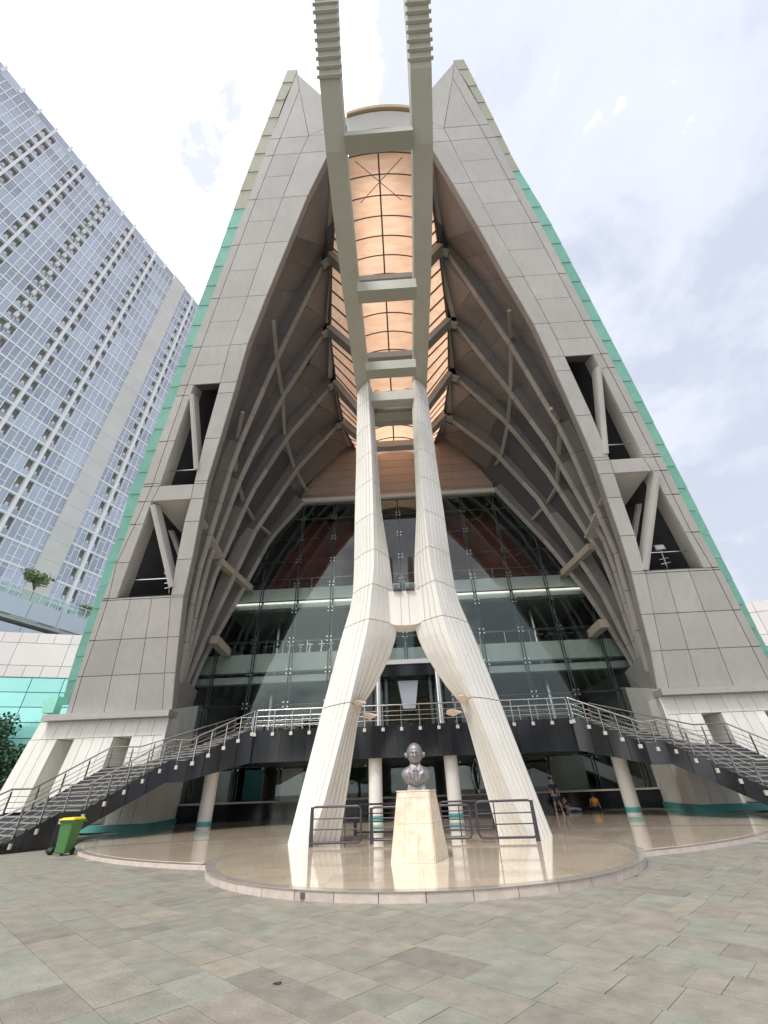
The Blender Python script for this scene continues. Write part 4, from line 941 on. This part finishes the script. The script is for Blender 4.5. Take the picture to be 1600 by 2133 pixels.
for s in (-1, 1): mb.tube([(BX + s * .054 + .036 * math.cos(a * math.pi / 8), BY - .185 - .0, BZ + .757 + .028 * math.sin(a * math.pi / 8)) for a in range(17)], .004, 6, 0, False); mb.tube([(BX + s * .09, BY - .185, BZ + .765), (BX + s * .15, BY - .02, BZ + .765)], .004, 6)
mb.tube([(BX - .018, BY - .19, BZ + .765), (BX + .018, BY - .19, BZ + .765)], .004, 6); mb.build('glasses', BRONZE, bust)
def loft(rings, close=True):
    mb = MB(); n_ = len(rings[0]); mb.add([p for r_ in rings for p in r_], [(a * n_ + b, a * n_ + (b + 1) % n_, (a + 1) * n_ + (b + 1) % n_, (a + 1) * n_ + b) for a in range(len(rings) - 1) for b in range(n_)], 0, True)
    mb.add(rings[0], [tuple(range(n_))]); mb.add(rings[-1], [tuple(range(n_))]); return mb
def ell(z, ax, ay, cy=0, n_=28, pw=2.0):
    r_ = []
    for i in range(n_):
        a = 2 * math.pi * i / n_; c_, s_ = math.cos(a), math.sin(a); r_.append((BX + ax * math.copysign(abs(c_) ** (2 / pw), c_), BY + cy + ay * math.copysign(abs(s_) ** (2 / pw), s_), BZ + z))
    return r_
loft([ell(.40, .12, .11, .02), ell(.46, .095, .10, .02), ell(.53, .10, .11, .03), ell(.62, .11, .12, .02)]).build('neck', BRONZE, bust)
loft([ell(.07, .06, .07, 0), ell(.09, .14, .11, 0), ell(.15, .21, .14, 0), ell(.22, .262, .155, 0, pw=2.3), ell(.29, .292, .16, .01, pw=2.4), ell(.34, .288, .152, .015, pw=2.3), ell(.375, .268, .145, .02), ell(.41, .225, .13, .02), ell(.445, .15, .12, .02), ell(.47, .11, .11, .02)]).build('jacket', BRONZE, bust)
mb = MB(); mb.hexa([(BX - .19, BY - .10, BZ), (BX + .19, BY - .10, BZ), (BX + .19, BY + .13, BZ), (BX - .19, BY + .13, BZ)], [(BX - .15, BY - .06, BZ + .14), (BX + .15, BY - .06, BZ + .14), (BX + .15, BY + .12, BZ + .14), (BX - .15, BY + .12, BZ + .14)]); mb.build('socle', BRONZE, bust)
for s in (-1, 1):
    mb = MB(); q = [(BX + s * .11, BY - .10, BZ + .45), (BX + s * .155, BY - .125, BZ + .36), (BX + s * .13, BY - .16, BZ + .30), (BX + s * .022, BY - .165, BZ + .12), (BX + s * .05, BY - .150, BZ + .30)]
    mb.hexa(q, [(p[0], p[1] - .022, p[2]) for p in q]); mb.build('lapel', BRONZE, bust)
    mb = MB(); q = [(BX + s * .012, BY - .125, BZ + .41), (BX + s * .09, BY - .09, BZ + .49), (BX + s * .10, BY - .12, BZ + .42), (BX + s * .05, BY - .15, BZ + .35)]
    mb.hexa(q, [(p[0], p[1] - .02, p[2] - .005) for p in q]); mb.build('collar', BRONZE, bust)
mb = MB(); q = [(BX - .02, BY - .14, BZ + .41), (BX + .02, BY - .14, BZ + .41), (BX + .015, BY - .155, BZ + .365), (BX + .03, BY - .168, BZ + .2), (BX, BY - .17, BZ + .14), (BX - .03, BY - .168, BZ + .2), (BX - .015, BY - .155, BZ + .365)]
mb.hexa(q, [(p[0], p[1] - .02, p[2]) for p in q]); mb.build('tie', BRONZE, bust)

for o in list(bust.children):
    for v_ in o.data.vertices:
        nm_ = o.name.split('.')[0]
        if nm_ not in ('head', 'ear', 'glasses', 'socle'): v_.co.z = BZ + .08 + (v_.co.z - BZ - .08) * 1.13
        kx = 1.30 if o.name.split('.')[0] in ('head', 'ear', 'glasses', 'neck') else 1.22
        v_.co.x = BX + (v_.co.x - BX) * kx; v_.co.y = BY + (v_.co.y - BY) * 1.15
for o in list(bust.children):
    for v_ in o.data.vertices: v_.co = Vector((BX, BY, BZ)) + (v_.co - Vector((BX, BY, BZ))) * 1.05
# ================================================================== RAIL FRAMES AROUND THE LEGS
def railframe(p, q, label, zt=.93, zb_=.10, flat=True, base=.15):
    p, q = Vector((*p, base)), Vector((*q, base)); o = thing('guard_rail', label, 'barrier', p, 'dark steel guard rails round the legs')
    u = Vector((0, 0, 1)); d = (q - p).normalized(); r_ = .032; c_ = .1
    mb = MB(); a, b = p + u * zb_, q + u * zb_; A, B = p + u * zt, q + u * zt
    mb.tube([a + d * c_, b - d * c_, b - d * .03 + u * .03, b + u * c_, B - u * c_, B - d * .03 - u * .03, B - d * c_, A + d * c_, A + d * .03 - u * .03, A - u * c_, a + u * c_, a + d * .03 + u * .03, a + d * c_], r_, 8); mb.build('frame_tube', STEELD, o)
    for k_ in (.36, .66): mb = MB(); zz = zb_ + (zt - zb_) * k_; mb.tube([p + u * zz, q + u * zz], .018, 6); mb.build('cross_tube', STEELD, o)
    mb = MB(); mm = lerp(p, q, .68); mb.tube([mm, mm + u * zt], .018, 6); mb.build('upright', STEELD, o)
    mb = MB(); mb.hexa([p + Vector((-.06, -.02, 0)) - Vector((0, 0, 0)), p + Vector((.07, -.02, 0)), p + Vector((.07, .02, 0)), p + Vector((-.06, .02, 0))], [p + Vector((-.05, -.02, zt)), p + Vector((.05, -.02, zt)), p + Vector((.05, .02, zt)), p + Vector((-.05, .02, zt))]); mb.build('flat_post', STEELD, o)
    return o
railframe((-3.2, 16.1), (-1.62, 15.8), 'dark rail frame in front of the left concrete leg', 1.0)
railframe((-1.35, 16.4), (.15, 16.2), 'dark rail frame between the left leg and the pedestal')
railframe((.75, 16.2), (1.75, 16.1), 'dark rail frame just right of the pedestal')
railframe((3.62, 15.75), (1.95, 15.95), 'dark rail frame in front of the right concrete leg', 1.0)
railframe((-2.2, 19.4), (.9, 19.2), 'long dark rail frame behind the pedestal', .95)
railframe((1.0, 19.2), (2.9, 19.0), 'dark rail frame behind the pedestal on the right side', .95)
# dark plinth strip seen low under the door glass
# ================================================================== BIN
bn = thing('wheelie_bin', 'green wheelie bin with yellow lid standing beside the left staircase', 'bin', (-12.1, 17.75, 0))
bx, by = -12.1, 17.75
def brect(z, w_, d_, cx=bx, cy=by): return [(cx - w_ / 2, cy - d_ / 2, z), (cx + w_ / 2, cy - d_ / 2, z), (cx + w_ / 2, cy + d_ / 2, z), (cx - w_ / 2, cy + d_ / 2, z)]
mb = MB(); mb.hexa(brect(.06, .34, .42), brect(.96, .47, .60)); o = mb.build('body', BINM, bn); bv = o.modifiers.new('b', 'BEVEL'); bv.width = .03; bv.segments = 2
mb = MB(); mb.hexa(brect(.93, .50, .64), brect(.99, .52, .66)); mb.build('rim', BINM, bn)
mb = MB(); lo, hi = brect(.992, .53, .68), brect(1.06, .43, .56); mb.hexa(lo, hi); mb.hexa(brect(.985, .54, .10, bx, by - .33), brect(1.02, .54, .10, bx, by - .33)); o = mb.build('lid', LIDM, bn); bv = o.modifiers.new('b', 'BEVEL'); bv.width = .02; bv.segments = 2
for s in (-1, 1): mb = MB(); mb.tube([(bx + s * .15, by + .2, .1), (bx + s * .21, by + .2, .1)], .1, 14); mb.build('wheel', RUB, bn)
mb = MB(); mb.tube([(bx - .25, by + .40, .93), (bx + .25, by + .40, .93)], .02, 8); mb.build('handle', BINM, bn)
mb = MB()     # white printed marks on the front
for i in range(3):
    a = i * 2.094 + .5; p = Vector((bx + .10 + .045 * math.cos(a), by - .262, .70 + .05 * math.sin(a))); q = Vector((bx + .10 + .045 * math.cos(a + 1.5), by - .262, .70 + .05 * math.sin(a + 1.5))); mb.bar(p, q, .012, .018)
mb.box(bx + .05, by - .252, .575, bx + .15, by - .243, .595); mb.box(bx + .07, by - .249, .54, bx + .13, by - .240, .555); mb.build('printed_mark', WHITEP, bn)
bag = MB(); vs = []
for j in range(8):
    for i in range(12):
        a, p_ = 2 * math.pi * i / 12, math.pi * j / 7; r_ = .13 * (1 + .22 * math.sin(3 * a + j)); vs.append((-12.75 + r_ * math.sin(p_) * math.cos(a), 18.0 + r_ * math.sin(p_) * math.sin(a), .11 + .11 * math.cos(p_)))
bag.add(vs, [(j * 12 + i, j * 12 + (i + 1) % 12, (j + 1) * 12 + (i + 1) % 12, (j + 1) * 12 + i) for j in range(7) for i in range(12)], 0, True)
tag(bag.build('rubbish_bag', RUB), 'small dark rubbish bag on the ground left of the green bin', 'bag')

# ================================================================== PEOPLE
def skinned(name, joints, edges, m, parent, sub=2):
    me = bpy.data.meshes.new(name); me.from_pydata([j[0] for j in joints], edges, []); o = bpy.data.objects.new(name, me); COL.objects.link(o)
    sk = o.modifiers.new('skin', 'SKIN'); sk.use_smooth_shade = True
    for i, j in enumerate(joints): me.skin_vertices[0].data[i].radius = (j[1], j[1] if len(j) < 3 else j[2])
    me.skin_vertices[0].data[0].use_root = True
    sb = o.modifiers.new('sub', 'SUBSURF'); sb.levels = sub; sb.render_levels = sub; me.materials.append(m); o.parent = parent; return o
def ball(c_, r, sc_=(1, 1, 1), n1_=14, n2_=10, m=SKIN, nm='head', parent=None):
    mb = MB(); vs = []
    for j in range(n2_ + 1):
        p_ = math.pi * j / n2_
        for i in range(n1_): a = 2 * math.pi * i / n1_; vs.append((c_[0] + r * sc_[0] * math.sin(p_) * math.cos(a), c_[1] + r * sc_[1] * math.sin(p_) * math.sin(a), c_[2] + r * sc_[2] * math.cos(p_)))
    mb.add(vs, [(j * n1_ + i, j * n1_ + (i + 1) % n1_, (j + 1) * n1_ + (i + 1) % n1_, (j + 1) * n1_ + i) for j in range(n2_) for i in range(n1_)], 0, True)
    return mb.build(nm, m, parent, local=True)
def hand(parent, w_, dirv):
    pass
# walking person in navy, seen at the right, leaning to the left
P1 = thing('person', 'person in navy top and blue shorts walking behind the right concrete leg', 'person', (8.05, 29.0, .11))
J = [((0, 0, .92), .13, .10), ((0, -.01, 1.12), .125, .09), ((-.02, -.03, 1.34), .15, .10), ((-.05, -.06, 1.47), .05), ((-.10, -.10, 1.60), .085, .095), ((-.09, -.09, 1.68), .07),
     ((-.19, -.05, 1.36), .05), ((-.24, -.02, 1.10), .038), ((-.20, -.14, .90), .028), ((-.20, -.17, .82), .03),
     ((.15, -.02, 1.38), .05), ((.22, .02, 1.12), .038), ((.24, -.10, .92), .028), ((.24, -.14, .84), .03),
     ((-.09, -.02, .84), .085), ((-.12, -.10, .48), .055), ((-.10, -.02, .10), .036), ((-.13, -.14, .04), .035),
     ((.10, .02, .84), .085), ((.20, .02, .50), .055), ((.30, .10, .12), .036), ((.28, .00, .04), .035)]
E_ = [(0, 1), (1, 2), (2, 3), (3, 4), (4, 5), (2, 6), (6, 7), (7, 8), (8, 9), (2, 10), (10, 11), (11, 12), (12, 13), (0, 14), (14, 15), (15, 16), (16, 17), (0, 18), (18, 19), (19, 20), (20, 21)]
skinned('body', J, E_, SKIN, P1)
skinned('shirt', [((0, 0, .86), .15, .125), ((0, -.01, 1.15), .14, .105), ((-.02, -.03, 1.36), .155, .115), ((-.04, -.04, 1.43), .07), ((-.19, -.05, 1.37), .062), ((-.23, -.03, 1.18), .052), ((.16, -.02, 1.38), .062), ((.21, .01, 1.18), .052)], [(0, 1), (1, 2), (2, 3), (2, 4), (4, 5), (2, 6), (6, 7)], NAVY, P1)
skinned('shorts', [((0, 0, .93), .145, .12), ((-.09, -.03, .80), .10), ((-.115, -.09, .56), .095), ((.10, .02, .80), .10), ((.18, .02, .58), .095)], [(0, 1), (1, 2), (0, 3), (3, 4)], NAVYS, P1)
ball((-.09, -.06, 1.67), .105, (1, 1.05, .95), m=HAIR, nm='hair', parent=P1)
for x, y in ((-.13, -.12), (.28, .01)): ball((x, y, .045), .07, (.8, 1.6, .6), m=SHOE, nm='shoe', parent=P1)
# seated figures
P2 = thing('person', 'person in an orange top sitting on the terrace floor facing the dark plinth', 'person', (11.2, 32.0, .11))
skinned('body', [((0, 0, .14), .15, .13), ((0, -.02, .35), .14, .11), ((0, .0, .54), .15, .10), ((0, .02, .64), .05), ((0, .05, .76), .085), ((-.17, 0, .54), .05), ((-.24, .04, .32), .038), ((-.22, .12, .12), .03), ((.17, 0, .54), .05), ((.25, -.02, .32), .038), ((.29, -.06, .08), .03), ((-.12, .1, .14), .08), ((-.32, .36, .16), .055), ((.0, .45, .08), .04), ((.12, .1, .14), .08), ((.32, .36, .16), .055), ((.05, .5, .08), .04)],
        [(0, 1), (1, 2), (2, 3), (3, 4), (2, 5), (5, 6), (6, 7), (2, 8), (8, 9), (9, 10), (0, 11), (11, 12), (12, 13), (0, 14), (14, 15), (15, 16)], SKIN, P2)
skinned('orange_top', [((0, -.0, .24), .15, .13), ((0, -.02, .40), .15, .12), ((0, 0, .56), .16, .11), ((-.17, 0, .55), .065), ((-.22, .02, .42), .055), ((.17, 0, .55), .065), ((.23, -.01, .42), .055)], [(0, 1), (1, 2), (2, 3), (3, 4), (2, 5), (5, 6)], ORANGE, P2)
skinned('trousers', [((0, .0, .13), .17, .15), ((-.14, .1, .14), .10), ((-.32, .36, .16), .07), ((.14, .1, .14), .10), ((.32, .36, .16), .07)], [(0, 1), (1, 2), (0, 3), (3, 4)], NAVY, P2)
ball((0, .03, .79), .115, (1, 1, 1.1), m=HAIR, nm='hair', parent=P2)
P3 = thing('person', 'person in black with pale trousers sitting legs out beside the walking figure', 'person', (9.2, 31.3, .11))
skinned('body', [((0, 0, .14), .14, .13), ((0, 0, .35), .13, .10), ((0, .0, .54), .14, .10), ((0, 0, .64), .05), ((0, 0, .76), .085), ((-.17, 0, .54), .05), ((-.24, -.06, .32), .038), ((-.1, -.12, .2), .03), ((.17, 0, .54), .05), ((.25, -.06, .32), .038), ((.2, -.12, .2), .03), ((.1, -.05, .14), .09), ((.48, -.12, .16), .06), ((.85, -.2, .08), .04), ((.1, .05, .14), .09), ((.45, .05, .16), .06), ((.8, .05, .08), .04)],
        [(0, 1), (1, 2), (2, 3), (3, 4), (2, 5), (5, 6), (6, 7), (2, 8), (8, 9), (9, 10), (0, 11), (11, 12), (12, 13), (0, 14), (14, 15), (15, 16)], SKIN, P3)
skinned('black_top', [((0, 0, .24), .145, .12), ((0, 0, .40), .14, .11), ((0, 0, .56), .15, .11), ((-.17, 0, .55), .06), ((-.23, -.04, .38), .05), ((.17, 0, .55), .06), ((.24, -.04, .38), .05)], [(0, 1), (1, 2), (2, 3), (3, 4), (2, 5), (5, 6)], NAVY, P3)
skinned('pale_trousers', [((0, 0, .14), .15, .14), ((.1, -.05, .14), .10), ((.48, -.12, .16), .075), ((.85, -.2, .09), .055), ((.1, .05, .14), .10), ((.45, .05, .16), .075), ((.78, .05, .09), .055)], [(0, 1), (1, 2), (2, 3), (0, 4), (4, 5), (5, 6)], PALE, P3)
ball((0, .01, .79), .115, (1, 1, 1.1), m=HAIR, nm='hair', parent=P3)
for o in list(COL.objects):      # parts modelled in their person's own space
    pass

# ================================================================== FLOODLIGHTS
def flood(px, py, pxb, pyb, label, off=-.9):
    p = FP.at(px, py) + FN * off; b = FP.at(pxb, pyb) + FN * off; o = thing('floodlight', label, 'floodlight', b, 'floodlights in the gable openings')
    mb = MB(); mb.bar(b, p, .06, .06); 
    for t_ in (.3, .55): q = lerp(b, p, t_); mb.bar(q + Vector((-.3, 0, -.05)), q + Vector((.3, 0, .05)), .04, .04)
    mb.build('mast', STEEL, o)
    mb = MB(); mb.hexa([p + Vector((-.33, -.08, -.02)), p + Vector((.33, -.08, .03)), p + Vector((.33, -.02, .45)), p + Vector((-.33, -.02, .40))], [p + Vector((-.28, .15, .0)), p + Vector((.28, .15, .05)), p + Vector((.28, .15, .40)), p + Vector((-.28, .15, .35))]); mb.build('lamp_housing', STEEL, o)
    mb = MB(); mb.hexa([p + Vector((-.26, -.10, .05)), p + Vector((.26, -.10, .09)), p + Vector((.26, -.05, .38)), p + Vector((-.26, -.05, .34))], [p + Vector((-.26, -.085, .05)), p + Vector((.26, -.085, .09)), p + Vector((.26, -.035, .38)), p + Vector((-.26, -.035, .34))]); mb.build('lamp_glass', WHITEP, o)
flood(1396, 1146, 1411, 1185, 'white floodlight on a short mast in the lower opening of the right gable')
flood(337, 1196, 336, 1238, 'white floodlight on a short mast in the lower opening of the left gable')

# ================================================================== SIDE BUILDINGS (pale stone over green glass)
for side in 'LR':
    sgn = -1 if side == 'L' else 1
    sb = thing('side_wing', 'pale stone and green glass wing beside the %s edge of the hall' % ('left' if side == 'L' else 'right'), 'building', (XC + sgn * 30, 35, 0))
    A = Vector((XC + sgn * 21.5, 36.6, 0)); B = Vector((XC + sgn * 46, 28.6, 0)); D = (B - A).normalized(); Nn = Vector((-D.y, D.x, 0)); Nn = Nn if Nn.y < 0 else -Nn; Lw = (B - A).length
    mb = MB(); q = [A - Nn * .1, B - Nn * .1, B - Nn * 14, A - Nn * 14]; mb.hexa([(p.x, p.y, 0) for p in q], [(p.x, p.y, 13.4) for p in q]); mb.build('wing_core', GRM, sb)
    def wpan(u0, u1, z0, z1, m, nm, g_=.03):
        q = [A + D * (u0 + g_), A + D * (u1 - g_)]; lo = [Vector((q[0].x, q[0].y, z0 + g_)), Vector((q[1].x, q[1].y, z0 + g_)), Vector((q[1].x, q[1].y, z1 - g_)), Vector((q[0].x, q[0].y, z1 - g_))]
        k_ = MB(); k_.hexa(lo, [p - Nn * .095 for p in lo]); k_.build(nm, m, sb)
    for z0, z1, w_ in ((12.65, 13.5, 1.25), (10.85, 12.65, 3.75), (9.95, 10.85, 1.25)):
        u = 0
        while u < Lw - .1: wpan(u, min(u + w_, Lw), z0, z1, PINK, 'stone_panel', .018); u += w_
    zz = [9.9]
    while zz[-1] > 1: zz.append(zz[-1] - 1.08)
    for i in range(len(zz) - 1):
        u = 0
        while u < Lw - .1: wpan(u, min(u + 2.3, Lw), zz[i + 1], zz[i], GRG, 'glass_pane', .03); u += 2.3
# rainwater hopper at the foot of the left gable
hp = MB(); q0 = atY(97, 1458, 27.0); hp.hexa([(q0.x, 27.0, q0.z - .75), (q0.x + .7, 27.0, q0.z - .75), (q0.x + .7, 27.6, q0.z - .75), (q0.x, 27.6, q0.z - .75)], [(q0.x - .2, 27.0, q0.z), (q0.x + .7, 27.0, q0.z + .2), (q0.x + .7, 27.6, q0.z + .2), (q0.x - .2, 27.6, q0.z)])
tag(hp.build('gutter_hopper', TEAL), 'small green metal gutter hopper at the foot of the left gable edge', 'gutter')

# ================================================================== TOWER BLOCK
HT = 115.0; TU = Vector((.326, .945, 0)).normalized(); TO = Vector((-.642 * HT, 0, 0)) ; 
def tp(yh): Y = yh * HT; return Vector((-.642 * HT + .3445 * Y, Y, 0))
T0 = tp(.181); bayw = .0262 * HT / .945; fl = 3.35; TNn = Vector((TU.y, -TU.x, 0))      # outward, towards the plaza
tower = thing('apartment_tower', 'tall pale apartment tower with bluish windows in a white grid behind the hall', 'tower block', tp(.35))
ztop = EYE + HT; nfl = 27; i0, i1 = -4, 17
def tpt(i, z, out_=0): return Vector((T0.x, T0.y, 0)) + TU * (i * bayw) + TNn * out_ + Vector((0, 0, z))
mb = MB(); q = [tpt(i0, 0, -.6), tpt(i1, 0, -.6), tpt(i1, 0, -16), tpt(i0, 0, -16)]; mb.hexa([(p.x, p.y, 4) for p in q], [(p.x, p.y, ztop - .3) for p in q]); mb.build('tower_core', TWR, tower)
pil = {1, 3, 7, 9, 13, 15}
def tq(mb, i_a, i_b, za, zb2, o0, o1, mi):
    lo = [tpt(i_a, za, o0), tpt(i_b, za, o0), tpt(i_b, zb2, o0), tpt(i_a, zb2, o0)]; hi = [tpt(i_a, za, o1), tpt(i_b, za, o1), tpt(i_b, zb2, o1), tpt(i_a, zb2, o1)]; mb.hexa(lo, hi, mi)
units = []
for f in range(nfl):
    z1 = ztop - 2.2 - f * fl; z0 = z1 - fl
    for i in range(i0, i1):
        if i == 11: continue
        kind = 'w'
        if i in (pil | {5}): kind = 'r0'
        elif (i + 1) in (pil | {5}) : kind = 'r1'
        units.append((f, i, z0, z1, kind))
def unit(mb, f, i, z0, z1, kind):
    a, b = i + .0, i + 1.0
    tq(mb, a, b, z1 - .34, z1, -.55, .03, 1)                       # spandrel strip
    tq(mb, a, a + .045, z0, z1 - .34, -.5, .02, 1)
    if kind == 'w': wins = [(a + .045, a + .36), (a + .40, a + .70), (a + .74, b)]
    elif kind == 'r0': wins = [(a + .42, a + .70), (a + .74, b)]; tq(mb, a + .38, a + .42, z0, z1 - .34, -.5, .02, 1); tq(mb, a + .05, a + .38, z0, z0 + .9, -.5, -.02, 0); tq(mb, a + .12, a + .26, z0 + .95, z0 + 1.45, -.45, -.1, 3)
    else: wins = [(a + .045, a + .30), (a + .34, a + .60)]; tq(mb, a + .60, a + .64, z0, z1 - .34, -.5, .02, 1); tq(mb, a + .64, a + .97, z0, z0 + .9, -.5, -.02, 0); tq(mb, a + .72, a + .86, z0 + .95, z0 + 1.45, -.45, -.1, 3)
    for k_, (wa, wb) in enumerate(wins):
        tq(mb, wa, wb, z0 + .02, z1 - .36, -.5, -.06, 0)
        if wb < b - .01: tq(mb, wb, wb + .04, z0, z1 - .34, -.5, .0, 1)
        if (k_ + i + 0) % 2 == 0: tq(mb, wa, wb, z0 + .78, z0 + .90, -.5, 0, 1)
        if (k_ + i) % 3 == 1: tq(mb, wa, wb, z1 - 1.0, z1 - .9, -.5, 0, 1)
    return mb
def dist(u): return (tpt(u[1], u[2]) - ORG).length
units = [u for u in units]
def vis(u):
    p = tpt(u[1] + .5, u[2] + 1.6) - ORG; xc_ = p.dot(rx); yc = p.dot(uy); zc = p.dot(fw); return zc > 0 and -1.0 < (xc_ / zc * FPX / 800) < .1 and abs(yc / zc * FPX) < 1100
seen = sorted([u for u in units if vis(u)], key=dist); far_ = seen[300:] + [u for u in units if not vis(u)]
for u in seen[:300]: unit(MB(), *u).build('window_bay', [TWG, TWF, TWR, ACU], tower)
mb = MB()
for u in far_: unit(mb, *u)
o = mb.build('window_bay_field', [TWG, TWF, TWR, ACU], tower); o['kind'] = 'stuff'
for p_ in sorted(pil):
    mb = MB(); tq(mb, p_ - .06, p_ + .06, 20, ztop - 2.0, -.5, .55, 0); mb.build('pilaster', TWF, tower)
for f in range(nfl + 1):
    z1 = ztop - f * fl; mb = MB(); tq(mb, 11.0, 12.05, z1 - fl + .03, z1, -.5, .35, 0); mb.build('concrete_panel', TWC, tower)
for i in range(i0, i1):
    if i == 11: continue
    mb = MB(); tq(mb, i + .02, i + .98, ztop - 2.15, ztop, -.4, .05, 0); mb.build('parapet_glass', TWG, tower)
for i in range(i0, i1):
    mb = MB(); tq(mb, i - .07, i + .07, ztop - 2.15, ztop + .5, -.4, .3, 0); mb.build('parapet_fin', TWF, tower)
for f in range(1, nfl):
    mb = MB(); z0 = ztop - 2.2 - f * fl; tq(mb, 5 - .09, 5 + .09, z0 + 1.0, z0 + 2.0, 0, .5, 0); mb.build('lamp_box', WHITEP, tower)
# podium deck with trees before the tower
dk = thing('parking_deck', 'grey panelled podium deck with a planted edge below the tower', 'podium', (-50, 48, 0))
DA, DB = Vector((-51.6, 40, 0)), Vector((-44.5, 62, 0)); DD = (DB - DA).normalized(); DN = Vector((DD.y, -DD.x, 0)); LD = (DB - DA).length
def dq(mb, u0, u1, z0, z1, o0, o1):
    lo = [DA + DD * u0 + DN * o0, DA + DD * u1 + DN * o0]; a, b = lo; c_, d = DA + DD * u1 + DN * o1, DA + DD * u0 + DN * o1
    mb.hexa([(p.x, p.y, z0) for p in (a, b, c_, d)], [(p.x, p.y, z1) for p in (a, b, c_, d)])
for z0, z1 in ((21.3, 23.5), (17.6, 20.2)):
    u = -14
    while u < LD + 10: mb = MB(); dq(mb, u + .04, u + 3.96, z0, z1, 0, -.3); mb.build('deck_panel', DECKP, dk); u += 4
mb = MB(); dq(mb, -14, LD + 10, 20.9, 21.3, -.5, -9); dq(mb, -14, LD + 10, 0, 17.6, -.4, -9); mb.build('deck_slab', TWC, dk)
mb = MB(); dq(mb, -14, LD + 10, 17.7, 21.2, -5, -5.2); mb.build('deck_void', TWR, dk)
mb = MB(); u = -14
while u < LD + 10: dq(mb, u, u + .08, 23.5, 24.9, -.05, -.13); u += 1.3
dq(mb, -14, LD + 10, 24.85, 24.93, -.05, -.13); mb.build('deck_railing', TWF, dk)
mb = MB(); dq(mb, -14, LD + 10, 23.52, 24.75, -.14, -.17); mb.build('deck_glass', glassmat('pale_glass', (.75, .85, .8), .1), dk)
# ================================================================== TREES
def tree(name, label, loc, h, cr_, n, m, leaf=.22, seed=1, grp=None, flat=.8, low=.35):
    r_ = random.Random(seed); o = thing(name, label, 'tree', loc, grp); L0 = Vector(loc)
    mb = MB(); tips = []
    mb.tube([L0, L0 + Vector((.05, 0, h * low * .5)), L0 + Vector((.0, .05, h * low))], [h * .03, h * .022, h * .018], 8)
    for i in range(9):
        a = r_.random() * 6.28; e_ = L0 + Vector((math.cos(a) * cr_ * r_.uniform(.3, .8), math.sin(a) * cr_ * r_.uniform(.3, .8), h * r_.uniform(low + .15, .92))); s_ = L0 + Vector((0, 0, h * low * r_.uniform(.75, 1)))
        mid = lerp(s_, e_, .5) + Vector((0, 0, h * .05)); mb.tube([s_, mid, e_], [h * .012, h * .008, h * .003], 5); tips.append(e_); tips.append(mid)
    mb.build('trunk', BARK, o)
    mb = MB(); cl = [(t_, cr_ * r_.uniform(.28, .5)) for t_ in tips] + [(L0 + Vector((r_.uniform(-.5, .5) * cr_, r_.uniform(-.5, .5) * cr_, h * r_.uniform(low + .1, .9))), cr_ * .4) for _ in range(10)]
    for i in range(n):
        c_, rad = r_.choice(cl); v_ = Vector((r_.gauss(0, 1), r_.gauss(0, 1), r_.gauss(0, 1))).normalized() * rad * r_.random() ** .4; v_.z *= flat; p = c_ + v_
        a = Vector((r_.gauss(0, 1), r_.gauss(0, 1), r_.gauss(0, .6))).normalized() * leaf * r_.uniform(.5, 1.1); b = a.cross(Vector((r_.gauss(0, 1), r_.gauss(0, 1), r_.gauss(0, 1)))).normalized() * leaf * .35
        mb.add([p - a * .5, p + b, p + a * .5, p - b], [(0, 1, 2, 3)])
    mb.build('crown', m, o); return o
tree('garden_tree', 'dark green bushy tree at the left edge before the green glass wing', (-29.6, 30.5, 0), 6.9, 2.9, 9000, LEAFD, .3, 4, None, .9, .2)
tree('garden_tree', 'second dark shrub-like tree low behind the left staircase', (-26.0, 30.5, 0), 4.6, 2.0, 5000, LEAFD, .28, 5, None, .9, .15)
tree('deck_tree', 'small light green tree standing on the podium deck before the tower', (-49.2, 49.5, 23.3), 4.6, 2.0, 1000, LEAFL, .36, 6, None, .5, .55)
tree('deck_tree', 'lower small tree on the podium deck close to the teal gable edge', (-47.2, 57.5, 22.6), 3.6, 1.7, 700, LEAFL, .34, 7, None, .5, .5)
for i in range(9):
    tree('roadside_tree', 'leafy tree in the row behind the plaza, %s from its north end' % ['first', 'second', 'third', 'fourth', 'fifth', 'sixth', 'seventh', 'eighth', 'ninth'][i], (-44 + i * 11 + (i % 3) * 1.2, -34 - (i % 2) * 4, 0), 12 + (i % 3) * 2, 6.2, 1500, LEAFM, 1.1, 20 + i, 'trees behind the plaza', .8, .25)
# ================================================================== LITTER
for (px, py, cl_, lb) in ((689, 1854, JOINT, 'small dark drain outlet at the kerb of the round platform'), (1325, 1825, LEAFM, 'tiny yellow green leaf lying on the plaza at right'), (577, 2049, RUB, 'small black scrap lying on the paving in the foreground'), (995, 1858, RUB, 'tiny dark scrap by the platform kerb right of the pedestal')):
    p = atZ(px, py, .006); mb = MB()
    if 'drain' in lb: th = math.atan2(p.y - D1[1], p.x - D1[0]); p = Vector((D1[0] + (D1[2] + .05) * math.cos(th), D1[1] + (D1[2] + .05) * math.sin(th), .07)); mb.box(p.x - .04, p.y - .03, .03, p.x + .04, p.y + .02, .11); nm = 'drain_outlet'; ct = 'drain'
    else: mb.hexa([p + Vector((-.04, -.01, 0)), p + Vector((.03, -.015, 0)), p + Vector((.045, .01, 0)), p + Vector((-.03, .015, 0))], [p + Vector((-.035, -.01, .008)), p + Vector((.03, -.01, .006)), p + Vector((.04, .01, .012)), p + Vector((-.025, .01, .006))]); nm = 'litter_scrap' if 'leaf' not in lb else 'fallen_leaf'; ct = 'litter' if 'leaf' not in lb else 'leaf'
    tag(mb.build(nm, cl_), lb, ct)
